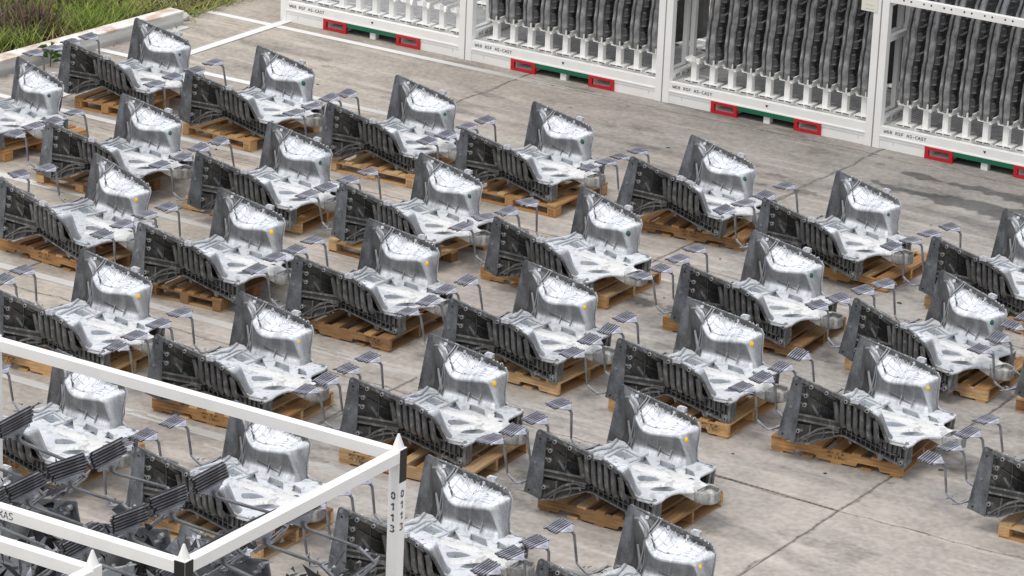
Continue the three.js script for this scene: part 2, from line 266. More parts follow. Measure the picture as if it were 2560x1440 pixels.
  { const e = [[0.748, 0.614, 0.004], ...RIM.map(([h, u, d]) => [u, h, d]).slice(1)]; for (let i = 0; i + 1 < e.length; i++) { const [a, ha, da] = e[i], [b, hb, db] = e[i + 1], w = 0.026; rb.hexa([L3(a - w, ha - 0.016, da - 0.008), L3(b - w, hb - 0.012, db - 0.008), L3(b - w, hb - 0.012, db + 0.012), L3(a - w, ha - 0.016, da + 0.012), L3(a + 0.005, ha + 0.003, da - 0.008), L3(b + 0.005, hb + 0.002, db - 0.008), L3(b + 0.005, hb + 0.002, db + 0.012), L3(a + 0.005, ha + 0.003, da + 0.012)]); } }
  rb.col = [1, 1, 1];
  for (let i = 0; i < 6; i++) { // rounded corrugations like organ pipes
    const u = 0.445 + i * 0.0635, m = pw(tMid, u), T = Math.min(T_(u), u > 0.74 ? 0.575 : 9) - 0.03, e = u > 0.72 ? 0.024 : 0; rb.col = [1.0, 1.01, 1.02];
    rb.tube([L3(u - 0.003, T - 0.002, 0.018 + e * 0.5), L3(u - 0.001, lerp(T, m, 0.4), 0.034 + e), L3(u + 0.001, lerp(T, m, 0.78), 0.046 + e), L3(u + 0.003, m + 0.012, 0.066 + e), L3(u + 0.004, m - 0.006, 0.084 + e)], [0.019, 0.0235, 0.0245, 0.027, 0.029], 10, 1);
  }
  { rb.col = [0.9, 0.9, 0.9]; rb.tube([L3(0.372, 0.63, 0.03), L3(0.385, 0.55, 0.05), L3(0.395, 0.45, 0.075)], [0.02, 0.026, 0.032], 9); }
  // mid and bottom flanges of the rail, cells and columns
  const strip = (tab, u0, u1, th, o0, o1, n = 14) => { for (let i = 0; i < n; i++) { const a = lerp(u0, u1, i / n), b = lerp(u0, u1, (i + 1) / n), da = pw(tRail, a), db = pw(tRail, b), ha = pw(tab, a), hb = pw(tab, b); rb.hexa([L3(a, ha - th, da + o0), L3(b, hb - th, db + o0), L3(b, hb - th, db + o1), L3(a, ha - th, da + o1), L3(a, ha, da + o0), L3(b, hb, db + o0), L3(b, hb, db + o1), L3(a, ha, da + o1)]); } };
  rb.col = [0.95, 0.95, 0.95]; strip(tMid, 0.4, 0.84, 0.012, -0.012, 0.05); rb.col = [1.2, 1.22, 1.22]; strip(tBot, 0.4, 1.01, 0.016, -0.008, 0.06); strip(tBot, 0.02, 0.4, 0.01, -0.012, 0.04, 10);
  rb.col = [0.95, 0.96, 0.97];
  for (let i = 0; i < 14; i++) { const u = 0.41 + i * 0.0455, d = pw(tRail, u), b = pw(tBot, u), m = pw(tMid, u) - 0.006; fin([[u, b, d], [u, m, d + 0.002], [u, m, d + 0.05], [u, b, d + 0.05]], 0.007); if (u > 0.6) rb.tube([L3(u + 0.024, lerp(b, m, 0.36), d + 0.034), L3(u + 0.024, m - 0.006, d + 0.034)], 0.0155, 7); }
  { const g2 = [[0.42, 0.022], [0.6, 0.02]]; for (let i = 0; i < 11; i++) { const u = 0.43 + i * 0.0455, d = pw(tRail, u), b = pw(tBot, u), m = pw(tMid, u), h = lerp(b, m, 0.34); rb.hexa([L3(u, h - 0.005, d + 0.006), L3(u + 0.045, h - 0.02, d + 0.009), L3(u + 0.045, h - 0.02, d + 0.05), L3(u, h - 0.005, d + 0.05), L3(u, h + 0.003, d + 0.006), L3(u + 0.045, h - 0.012, d + 0.009), L3(u + 0.045, h - 0.012, d + 0.05), L3(u, h + 0.003, d + 0.05)]); } }
  // end face and feet
  rb.col = [1.25, 1.27, 1.3];
  rb.hexa([L3(1.0, 0.128, 0.172), L3(1.016, 0.128, 0.172), L3(1.02, 0.15, 0.29), L3(1.0, 0.15, 0.29), L3(1.0, 0.334, 0.165), L3(1.03, 0.334, 0.165), L3(1.03, 0.32, 0.27), L3(1.0, 0.32, 0.27)]);
  rb.hexa([L3(0.95, 0.122, 0.176), L3(1.016, 0.122, 0.172), L3(1.01, 0.122, 0.24), L3(0.95, 0.122, 0.24), L3(0.93, 0.2, 0.175), L3(1.016, 0.2, 0.171), L3(1.01, 0.2, 0.24), L3(0.93, 0.2, 0.24)]);
  for (const [u, w] of [[0.5, 0.02], [0.78, 0.036]]) { const b = pw(tBot, u), d = pw(tRail, u); rb.hexa([L3(u - w / 2, b - 0.05, d), L3(u + w / 2, b - 0.055, d), L3(u + w / 2, b - 0.055, d + 0.03), L3(u - w / 2, b - 0.05, d + 0.03), L3(u - w, b, d - 0.006), L3(u + w, b, d - 0.006), L3(u + w, b, d + 0.04), L3(u - w, b, d + 0.04)]); }
  // wheel-house side: curved channels, level ribs, arch ribs
  const onS = (u, h, o) => L3(u, h, Math.max(0.004, surfD(u, h) - o));
  const curve = (pts, r, o = 0.026) => { const c = new THREE.CatmullRomCurve3(pts.map(([u, h]) => V3(u, h, 0))), p = []; for (let i = 0; i <= 10; i++) { const q = c.getPoint(i / 10); p.push(onS(q.x, q.y, o)); } rb.tube(p, r, 5); };
  rb.col = [0.8, 0.8, 0.8];
  curve([[0.17, 0.7], [0.26, 0.64], [0.36, 0.53], [0.42, 0.44]], 0.017); curve([[0.31, 0.69], [0.36, 0.62], [0.42, 0.55]], 0.016); curve([[0.33, 0.69], [0.4, 0.62], [0.47, 0.52]], 0.01);
  curve([[0.12, 0.6], [0.24, 0.5], [0.33, 0.43]], 0.008); curve([[0.07, 0.68], [0.1, 0.5], [0.12, 0.36]], 0.008, 0.012); curve([[0.19, 0.66], [0.19, 0.5], [0.18, 0.37]], 0.007);
  rb.col = [1.1, 1.1, 1.1];
  for (const h of [0.445, 0.395]) { const p = []; for (let i = 0; i <= 8; i++) { const u = lerp(0.04, 0.41, i / 8); p.push(L3(u, h - 0.02 * (i / 8), Math.max(0.004, lerp(0.006, 0.1, i / 8)))); } rb.tube(p, 0.0075, 4, 1.6); }
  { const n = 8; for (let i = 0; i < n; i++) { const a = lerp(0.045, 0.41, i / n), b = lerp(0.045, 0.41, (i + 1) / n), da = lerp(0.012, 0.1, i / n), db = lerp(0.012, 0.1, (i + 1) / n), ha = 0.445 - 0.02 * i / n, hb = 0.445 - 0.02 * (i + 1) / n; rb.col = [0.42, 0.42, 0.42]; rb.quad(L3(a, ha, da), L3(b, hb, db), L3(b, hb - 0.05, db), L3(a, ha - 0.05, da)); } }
  rb.col = [1.0, 1.0, 1.0];
  const arch = (pts, r) => rb.tube(pts.map(q => L3(...q)), r, 5, 1.4);
  arch([[0.05, 0.2, 0.02], [0.13, 0.26, 0.03], [0.22, 0.33, 0.05], [0.31, 0.365, 0.075], [0.4, 0.35, 0.1]], 0.009);
  arch([[0.1, 0.21, 0.025], [0.19, 0.28, 0.045], [0.29, 0.315, 0.07], [0.4, 0.335, 0.1]], 0.007);
  arch([[0.16, 0.36, 0.03], [0.15, 0.28, 0.035], [0.14, 0.2, 0.03]], 0.007); arch([[0.26, 0.36, 0.06], [0.28, 0.3, 0.07], [0.26, 0.25, 0.07]], 0.006); arch([[0.36, 0.37, 0.09], [0.34, 0.33, 0.09], [0.36, 0.3, 0.09]], 0.006);
  for (const h of [0.63, 0.545, 0.3]) rb.tube([L3(0.045, h + 0.01, 0.006), L3(0.1, h, 0.01)], 0.008, 4, 1.5);
  sideParts.ribs = rb;
  const bs = new MB(); bs.col = [0.95, 0.96, 0.97];
  bs.tube([...RIM.slice(0, 5).map(([h, u, d]) => L3(u, h, d)), L3(0.868, 0.35, 0.163), L3(0.93, 0.343, 0.168), L3(1.0, 0.342, 0.174)], 0.0075, 5);
  sideParts.lip = bs;
}
const sideGeo = {}; for (const k in sideParts) sideGeo[k] = [sideParts[k].geo(k === 'inner' ? 0.42 : k === 'outer' ? 0.7 : 0.5), sideParts[k].geo(k === 'inner' ? 0.42 : k === 'outer' ? 0.7 : 0.5, -W)];

const BOSS = [[0.156, 0.723, 0], [0.304, 0.703, 0], [0.491, 0.668, 0], [0.697, 0.632, 0.0], [0.104, 0.626, 0.02], [0.098, 0.541, 0.02], [0.061, 0.295, 0.01], [1.0, 0.322, 0.172], [0.978, 0.172, 0.176]];
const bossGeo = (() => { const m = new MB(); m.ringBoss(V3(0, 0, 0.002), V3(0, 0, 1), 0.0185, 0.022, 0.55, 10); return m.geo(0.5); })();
const studGeo = (() => { const m = new MB(); m.ringBoss(V3(0, 0, 0), V3(0, 0, -1), 0.018, 0.03, 0, 9); return m.geo(0.5); })(), pinGeo = (() => { const m = new MB(); m.ringBoss(V3(0, 0, 0), V3(0, 0.3, -1), 0.012, 0.045, 0, 8); return m.geo(0.5); })(), capGeo = (() => { const m = new MB(); m.ringBoss(V3(0, 0, 0), V3(0, 1, 0), 0.02, 0.022, 0.5, 9); return m.geo(0.5); })();
const POCKETS = [
  [[0.2, 0.885], [0.215, 1.01], [0.37, 0.955], [0.335, 0.84]], [[0.425, 1.03], [0.445, 0.865], [0.585, 0.855]],
  [[0.575, 1.025], [0.745, 0.985], [0.83, 0.85], [0.63, 0.905]], [[0.842, 0.995], [0.94, 0.955], [1.005, 0.87], [0.9, 0.862], [0.862, 0.905]],
  [[0.6, 0.6], [0.645, 0.645], [0.71, 0.662], [0.775, 0.65], [0.812, 0.628], [0.745, 0.545], [0.68, 0.508], [0.63, 0.545]],
  [[0.84, 0.385], [0.845, 0.47], [0.88, 0.535], [0.95, 0.555], [1.015, 0.533], [1.0, 0.47], [0.95, 0.43], [0.89, 0.395]],
];
function blob(cx, cy, r, seed, n = 13, el = 1) { const q = rng(seed), p = []; for (let i = 0; i < n; i++) { const a = i / n * Math.PI * 2, k = r * (0.55 + 0.7 * q()); p.push(new THREE.Vector2(cx + Math.cos(a) * k * el, cy + Math.sin(a) * k)); } return p; }
function floorGeos(holes, seed) {
  const o = [[0.06, 0.13], [0.25, 0.24], [0.8, 0.25], [0.852, 0.165], [0.92, 0.16], [1.03, 0.165], [1.042, 0.25], [1.03, 0.34], [1.035, 0.43], [1.06, 0.49], [1.11, 0.53], [1.16, 0.555], [1.16, 0.79], [1.1, 0.81], [1.055, 0.845], [1.03, 0.91], [1.035, 1.0], [1.045, 1.09], [1.03, 1.175], [0.92, 1.18], [0.852, 1.175], [0.8, 1.085], [0.25, 1.1], [0.12, 1.2], [0.06, 1.21], [0.035, 1.1], [0.0, 0.95], [-0.02, 0.67], [0.0, 0.4], [0.035, 0.25]];
  const sh = new THREE.Shape(o.map(q => new THREE.Vector2(...q)));
  for (const p of POCKETS) sh.holes.push(new THREE.Path(p.map(q => new THREE.Vector2(...q)).reverse()));
  const g = new THREE.ExtrudeGeometry(sh, { depth: 0.012, bevelEnabled: true, bevelThickness: 0.004, bevelSize: 0.004, bevelOffset: -0.002, bevelSegments: 1, curveSegments: 4 });
  g.rotateX(-Math.PI / 2); g.translate(0, 0.321, 0);
  const f = new MB(); f.add(g);
  const r = rng(seed);
  f.col = [0.8, 0.81, 0.82];
  // ledge walls near the open end, a bead round every pocket
  for (const m of [0, 1]) {
    const q = v => m ? W - v : v, wall = (pts, hh, r0 = 0.006) => { for (let i = 0; i + 1 < pts.length; i++) { const [a, va] = pts[i], [b, vb] = pts[i + 1], L = Math.hypot(b - a, vb - va), nx = (vb - va) / L * r0, nv = -(b - a) / L * r0; f.slab([L3(a - nx, 0.334, q(va - nv)), L3(b - nx, 0.334, q(vb - nv)), L3(b + nx, 0.334, q(vb + nv)), L3(a + nx, 0.334, q(va + nv))], V3(0, hh, 0)); } };
    f.col = [0.85, 0.86, 0.87];
    wall([[0.2, 0.79], [0.204, 1.033], [0.432, 0.937], [0.44, 1.066]], 0.02); wall([[0.204, 1.033], [0.215, 1.1]], 0.02);
    wall([[0.432, 0.935], [0.405, 0.8]], 0.014, 0.005);
    f.tube([L3(0.205, 0.345, q(1.1)), L3(0.145, 0.347, q(1.04)), L3(0.142, 0.347, q(0.89)), L3(0.13, 0.345, q(0.75))], 0.012, 6);
    f.tube([L3(0.055, 0.345, q(1.18)), L3(0.1, 0.35, q(0.98)), L3(0.05, 0.352, q(0.9)), L3(0.02, 0.35, q(0.8)), L3(0.0, 0.346, q(0.67))], 0.014, 6);
  }
  for (const p of [POCKETS[1], POCKETS[2], POCKETS[3]]) { f.col = [1, 1, 1]; const pp = [...p, p[0]].map(([u, v]) => L3(u, 0.337, v)); f.tube(pp, 0.0045, 4); }
  f.col = [0.66, 0.69, 0.71];
  const skins = [];
  POCKETS.forEach((p, i) => {
    const mem = new MB(); skins.push(null);
    const cx = p.reduce((a, q) => a + q[0], 0) / p.length, cy = p.reduce((a, q) => a + q[1], 0) / p.length, dp = i < 4 ? 0.036 : 0.045, k = i < 4 ? 0.82 : 0.84;
    const low = p.map(q => [lerp(cx, q[0], k), lerp(cy, q[1], k)]);
    for (let j = 0; j < p.length; j++) { const a = p[j], b = p[(j + 1) % p.length], c = low[(j + 1) % p.length], d = low[j]; f.quad(L3(a[0], 0.33, a[1]), L3(b[0], 0.33, b[1]), L3(c[0], 0.333 - dp, c[1]), L3(d[0], 0.333 - dp, d[1])); }
    if (holes[i] === 2) return; // broken right out
    const s2 = new THREE.Shape(low.map(q => new THREE.Vector2(...q)));
    if (holes[i] === 1) s2.holes.push(new THREE.Path(blob(cx + 0.02 * (r() - 0.5), cy, 0.034, seed * 31 + i, 15, 1.5)));
    const gm = new THREE.ShapeGeometry(s2); gm.rotateX(-Math.PI / 2); gm.translate(0, 0.335 - dp, 0); mem.col = [0.9, 0.92, 0.93]; mem.add(gm);
    for (let q = 0; q < 9; q++) { const a = r() * 6.28, rr = 0.05 * r(), x = cx + Math.cos(a) * rr, y = cy + Math.sin(a) * rr; mem.col = [0.5 + 0.7 * r(), 0.6 + 0.5 * r(), 0.65 + 0.5 * r()]; mem.slab([L3(x, 0.337 - dp, y), L3(x + 0.03 * r(), 0.337 - dp + 0.01 * r(), y + 0.02 * r()), L3(x + 0.015, 0.337 - dp + 0.015 * r(), y - 0.02 * r())], V3(0, 0.003, 0)); }
    skins[i] = mem.geo(0.5);
  });
  return [f.geo(0.5), skins];
}
const FLOORS = [floorGeos([0, 0, 0, 2, 0, 0], 11), floorGeos([0, 1, 1, 1, 2, 2], 12), floorGeos([0, 0, 0, 0, 0, 1], 13), floorGeos([0, 0, 1, 2, 1, 0], 14), floorGeos([0, 1, 0, 1, 1, 1], 15)];
const runnerGeo = (() => {
  const m = new MB(), N = 16, K = 8;
  const ridge = (pts, w0, h0) => { const g = []; const c = new THREE.CatmullRomCurve3(pts.map(q => V3(q[0], 0, q[1]))); for (let i = 0; i <= N; i++) { const t = i / N, q = c.getPoint(t), d = c.getTangent(t), w = pw(w0, t), h = pw(h0, t), row = []; for (let k = 0; k <= K; k++) { const s = k / K * 2 - 1, e = Math.pow(Math.max(0, 1 - s * s), 0.6); const p = L3(q.x - d.z * s * w, 0.3355 + h * e, q.z + d.x * s * w); const c2 = 0.92 + 0.16 * NOI(p.x * 30, p.z * 30 + 40, 6); p.col = [c2, c2, c2]; row.push(p); } g.push(row); } m.grid(g); };
  ridge([[1.18, 0.672], [1.0, 0.69], [0.8, 0.745], [0.45, 0.765]], [[0, 0.112], [0.3, 0.1], [0.6, 0.085], [1, 0.05]], [[0, 0.012], [0.35, 0.03], [0.7, 0.02], [1, 0.001]]);
  ridge([[1.05, 0.64], [0.93, 0.6], [0.82, 0.5], [0.72, 0.42]], [[0, 0.07], [0.5, 0.045], [1, 0.05]], [[0, 0.02], [0.5, 0.018], [1, 0.001]]);
  ridge([[1.0, 0.77], [0.9, 0.83], [0.84, 0.93]], [[0, 0.05], [0.5, 0.03], [1, 0.03]], [[0, 0.02], [0.5, 0.014], [1, 0.001]]);
  m.hexa([L3(1.05, 0.285, 0.57), L3(1.17, 0.25, 0.58), L3(1.17, 0.25, 0.77), L3(1.05, 0.285, 0.78), L3(1.05, 0.325, 0.56), L3(1.17, 0.325, 0.57), L3(1.17, 0.325, 0.78), L3(1.05, 0.325, 0.79)]);
  return m.geo(0.8);
})();
const biscuitGeo = (() => {
  const pts = [[0.001, 0.243], [0.104, 0.243], [0.117, 0.252], [0.117, 0.338], [0.113, 0.346], [0.105, 0.346], [0.099, 0.338], [0.096, 0.312], [0.07, 0.304], [0.03, 0.309], [0.001, 0.306]].map(q => new THREE.Vector2(...q));
  const g = new THREE.LatheGeometry(pts, 40); const p = g.attributes.position, r = rng(8), nz = Array.from({ length: 41 }, () => r()); nz[40] = nz[0];
  for (let i = 0; i < p.count; i++) { const seg = Math.floor(i / pts.length), k = i % pts.length; if (k >= 4 && k <= 6) p.setY(i, p.getY(i) + 0.008 * (nz[seg] - 0.5)); if (k >= 8) p.setY(i, p.getY(i) + 0.01 * (nz[(seg * 7) % 40] - 0.5)); }
  g.translate(1.223, 0, -0.675); const m = new MB(); m.add(g); const o = m.geo(0.7), q = o.attributes.position, cc = o.attributes.color; for (let i = 0; i < q.count; i++) { const rr = Math.hypot(q.getX(i) - 1.223, q.getZ(i) + 0.675), y = q.getY(i); let k = rr > 0.11 && y < 0.336 ? 0.34 + 0.35 * NOI(Math.atan2(q.getZ(i) + 0.675, q.getX(i) - 1.223) * 5 + 20, y * 40, 2) : rr > 0.094 ? 1.05 : 0.9 + 0.5 * NOI(q.getX(i) * 60, q.getZ(i) * 60 + 60, 3); if (rr < 0.1 && rr > 0.09) k = 0.45; cc.setXYZ(i, k, k, k * 0.98); } return o;
})();
// overflow vents: washboard plate on a bent arm
function ventGeo(seed) {
  const r = rng(seed), m = new MB(), n = 6, pitch = 0.0235;
  for (let i = 0; i < n; i++) {
    const u = (i - (n - 1) / 2) * pitch, sh = (2.5 - i) * 0.006, a = -0.125 + sh + 0.03 * (r() - 0.3) * (r() > 0.5 ? 1 : 0.3), b = 0.125 + sh + 0.03 * (r() - 0.6) * (r() > 0.5 ? 1 : 0.3);
    m.col = [0.07, 0.065, 0.1]; m.box(u, 0, -(a + b) / 2, pitch * 1.02, 0.007, b - a);  // dark base: valley shade between the ridges painted into the colour
    const w = 0.0058, K = 1;
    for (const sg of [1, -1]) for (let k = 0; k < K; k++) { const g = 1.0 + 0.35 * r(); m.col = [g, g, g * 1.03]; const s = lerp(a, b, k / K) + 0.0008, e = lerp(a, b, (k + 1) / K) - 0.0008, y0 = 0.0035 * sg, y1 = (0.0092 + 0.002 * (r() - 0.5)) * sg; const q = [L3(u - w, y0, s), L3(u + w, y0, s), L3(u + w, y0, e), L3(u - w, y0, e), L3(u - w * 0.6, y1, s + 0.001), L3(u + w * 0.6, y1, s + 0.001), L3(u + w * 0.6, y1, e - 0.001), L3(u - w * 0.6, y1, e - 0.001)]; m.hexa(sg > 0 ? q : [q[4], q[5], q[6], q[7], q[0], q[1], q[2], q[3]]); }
    m.col = [0.7, 0.7, 0.72]; for (let q = 0; q < 3; q++) { const e = r() > 0.5 ? a : b; m.slab([L3(u - 0.01, 0, e), L3(u + 0.01, 0, e), L3(u + 0.008 * (r() - 0.5), 0.002, e + (e === a ? -1 : 1) * 0.02 * r())], V3(0, 0.004, 0)); }
  }
  m.col = [1.35, 1.37, 1.42]; // web between plate and arm
  m.slab([L3(0.068, -0.003, -0.1), L3(0.07, -0.003, 0.1), L3(0.1, -0.008, 0.05), L3(0.14, -0.014, 0.014), L3(0.14, -0.014, -0.014), L3(0.1, -0.008, -0.06)], V3(0, 0.006, 0));
  for (let q = 0; q < 8; q++) { const v = -0.1 + 0.2 * r(), u = 0.072 + 0.03 * (1 - Math.abs(v) * 10); m.slab([L3(u, -0.006, v), L3(u + 0.012, -0.008, v + 0.012), L3(u + 0.01 + 0.014 * r(), -0.01, v + 0.002)], V3(0, 0.003, 0)); }
  return m.geo(0.4);
}
function armGeo(k, seed) {
  const r = rng(seed), m = new MB(); m.col = [1, 1, 1];
  const j = () => 0.012 * (r() - 0.5);
  const dv = -0.02 + j(), path = [L3(0.1, -0.012, 0), L3(0.135, -0.018, 0), L3(0.152, -0.034, -0.002), L3(0.2 + j(), -0.255 + j(), dv)];
  m.tube(path, [0.011, 0.0125, 0.012, 0.01], 4);
  m.col = [1.5, 1.52, 1.58];
  const f = [path[3], L3(0.225, -0.272, dv - 0.005), L3(0.34, -0.29 + j(), dv - 0.07)];
  m.tube(f, [0.011, 0.011, 0.0095], 4); m.tube([f[2], L3(0.4, -0.285, dv + 0.02), L3(0.44, -0.24, dv + 0.08)], [0.012, 0.011, 0.01], 4, 0.6);
  m.slab([L3(0.3, -0.3, dv - 0.1), L3(0.36, -0.296, dv - 0.07), L3(0.46, -0.25, dv + 0.1), L3(0.43, -0.25, dv + 0.12), L3(0.36, -0.285, dv - 0.01)], V3(0, 0.006, 0));
  for (let q = 0; q < 7; q++) { const t = r(), x = lerp(0.2, 0.42, t), v = dv - 0.07 + 0.14 * r(); m.slab([L3(x, -0.29, v), L3(x + 0.03 * r(), -0.288, v + 0.03 * r()), L3(x + 0.01, -0.3, v + 0.045 * (r() - 0.4))], V3(0, 0.003, 0)); }
  return m.geo(0.5);
}
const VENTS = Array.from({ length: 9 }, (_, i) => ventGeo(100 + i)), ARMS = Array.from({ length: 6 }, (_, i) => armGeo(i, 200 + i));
const VENT_V = [1.2, 0.85, 0.5, 0.155];
const markGeo = (() => { const g = new THREE.IcosahedronGeometry(1, 2), p = g.attributes.position; for (let i = 0; i < p.count; i++) { const x = p.getX(i), y = p.getY(i), z = p.getZ(i), n = 1 + 0.35 * (NOI(x * 2 + 9, y * 2 + z * 1.5 + 9, 4) - 0.5); p.setXYZ(i, x * 0.019 * n, y * 0.03 * n, z * 0.024 * n); } g.computeVertexNormals(); return g; })();
function buildCasting() {
  const t = new THREE.Group();
  for (const s of [0, 1]) {
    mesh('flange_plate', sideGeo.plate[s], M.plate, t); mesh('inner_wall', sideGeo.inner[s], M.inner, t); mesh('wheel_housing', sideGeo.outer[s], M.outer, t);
    mesh('rib_lattice', sideGeo.lattice[s], M.lattice, t); mesh('side_ribs', sideGeo.ribs[s], M.ribs, t); mesh('corner_lip', sideGeo.lip[s], M.boss, t);
    const put = (n, g, u, h, d) => { const b = mesh(n, g, M.boss, t); b.position.copy(L3(u, h, s ? W - d : d)); if (s) b.rotation.y = Math.PI; };
    for (const q of BOSS) put('boss', bossGeo, ...q);
    put('stud', studGeo, -0.094, 0.24, 0.014); put('stud', pinGeo, -0.06, 0.25, 0.014); put('stud', capGeo, 1.0, 0.33, 0.2);
  }
  const f = mesh('floor_pan', FLOORS[0][0], M.floor, t); FLOORS[2][1].forEach(g => mesh('pocket_skin', g, M.membrane, f));
  mesh('runner', runnerGeo, M.runner, t); mesh('gate_disc', biscuitGeo, M.biscuit, t);
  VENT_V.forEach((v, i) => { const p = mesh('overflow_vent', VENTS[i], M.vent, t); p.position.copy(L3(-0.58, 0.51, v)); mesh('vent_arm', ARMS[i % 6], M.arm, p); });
  return t;
}
const castProto = buildCasting();
const VAR = {}; for (const k of ['plate', 'inner', 'outer', 'ribs', 'floor']) VAR[k] = [0, 1, 2, 3].map(i => { if (!i) return M[k]; const m = M[k].clone(); m.map = M[k].map.clone(); m.map.offset.set(0.27 * i, 0.41 * i); m.map.needsUpdate = true; m.color = M[k].color.clone().multiplyScalar([1, 0.9, 1.06, 0.96][i]); return m; });
const varOf = { flange_plate: 'plate', inner_wall: 'inner', wheel_housing: 'outer', side_ribs: 'ribs', floor_pan: 'floor' };
function newCasting(label, group, seed, mark) {
  const t = castProto.clone(), r = rng(seed * 977 + 5);
  t.name = numbered('metal_casting'); t.userData = { label, category: 'metal casting', group }; scene.add(t);
  const fl = FLOORS[Math.floor(r() * FLOORS.length)];
  for (const c of t.children) {
    if (varOf[c.name]) c.material = VAR[varOf[c.name]][Math.floor(r() * 4)];
    if (c.name === 'floor_pan') { c.geometry = fl[0]; const kids = [...c.children]; fl[1].forEach((g, i) => { if (g) kids[i].geometry = g; else c.remove(kids[i]); }); }
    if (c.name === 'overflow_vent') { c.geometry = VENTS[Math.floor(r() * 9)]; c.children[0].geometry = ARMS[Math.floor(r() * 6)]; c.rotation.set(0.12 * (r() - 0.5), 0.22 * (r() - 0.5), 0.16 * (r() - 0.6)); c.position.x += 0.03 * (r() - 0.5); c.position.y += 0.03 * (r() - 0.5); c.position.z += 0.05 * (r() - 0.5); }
  }
  if (mark) { const m = mesh('paint_mark', markGeo, mark === 'y' ? M.yellow : M.green, t); m.position.copy(L3(0.75 + 0.01 * (r() - 0.5), 0.522 + 0.012 * (r() - 0.5), W - 0.205)); m.scale.setScalar(0.85 + 0.4 * r()); m.rotation.set(0.3 * r(), 0, 0.5 * (r() - 0.5)); m.userData.label = mark === 'y' ? 'yellow paint mark' : 'dark green paint mark'; }
  return t;
}

// ------------------------------------------------------------------ ground: soil to the horizon, concrete slabs with open joints
const soilTex = tex(512, 512, (x, y, c) => { const a = fbm(x, y, 8, 8, 5, 31), b = fbm(x, y, 40, 40, 2, 32); const t = 0.55 + 0.8 * (a - 0.5) + 0.3 * (b - 0.5); c[0] = 0.16 * t; c[1] = 0.125 * t; c[2] = 0.075 * t; });
{ const g = new THREE.PlaneGeometry(900, 900); g.rotateX(-Math.PI / 2); const uv = g.attributes.uv; for (let i = 0; i < uv.count; i++) uv.setXY(i, uv.getX(i) * 360, uv.getY(i) * 360); const m = struct('ground', g, std({ map: soilTex, roughness: 0.95 })); m.position.set(0, -0.045, -33); }
const YS = 18; // metres covered by one repeat of the concrete texture
const capsule = (u, v, a, b, ra, rb) => { const dx = b[0] - a[0], dy = b[1] - a[1], t = clamp(((u - a[0]) * dx + (v - a[1]) * dy) / (dx * dx + dy * dy)); return Math.hypot(u - a[0] - dx * t, v - a[1] - dy * t) - lerp(ra, rb, t); };
const tyres = [[-6, 5.6, 5, 5.3, 0.11], [-6, 5.35, 5, 4.95, 0.09], [-2, 3.9, 7, 3.6, 0.1], [4.2, -3.4, 8.5, -4.8, 0.1], [-8, -3.5, 4, -3.3, 0.1], [-8, 1.1, 3, 1.3, 0.1], [4.4, -6.5, 8.6, -2.9, 0.08]];
const spots = (() => { const r = rng(17), a = []; for (let i = 0; i < 150; i++) a.push([r() * 18 - 9, r() * 18 - 9, 0.02 + 0.11 * r() * r(), r(), 1 + 2.5 * r()]); return a; })();
const scr = (() => { const r = rng(23), a = []; for (let i = 0; i < 120; i++) { const u = r() * 18 - 9, v = r() * 18 - 9, l = 0.15 + 0.8 * r(), an = (r() - 0.5) * 0.5; a.push([u, v, u + l * Math.cos(an), v + l * Math.sin(an), 0.004 + 0.01 * r(), r()]); } return a; })();
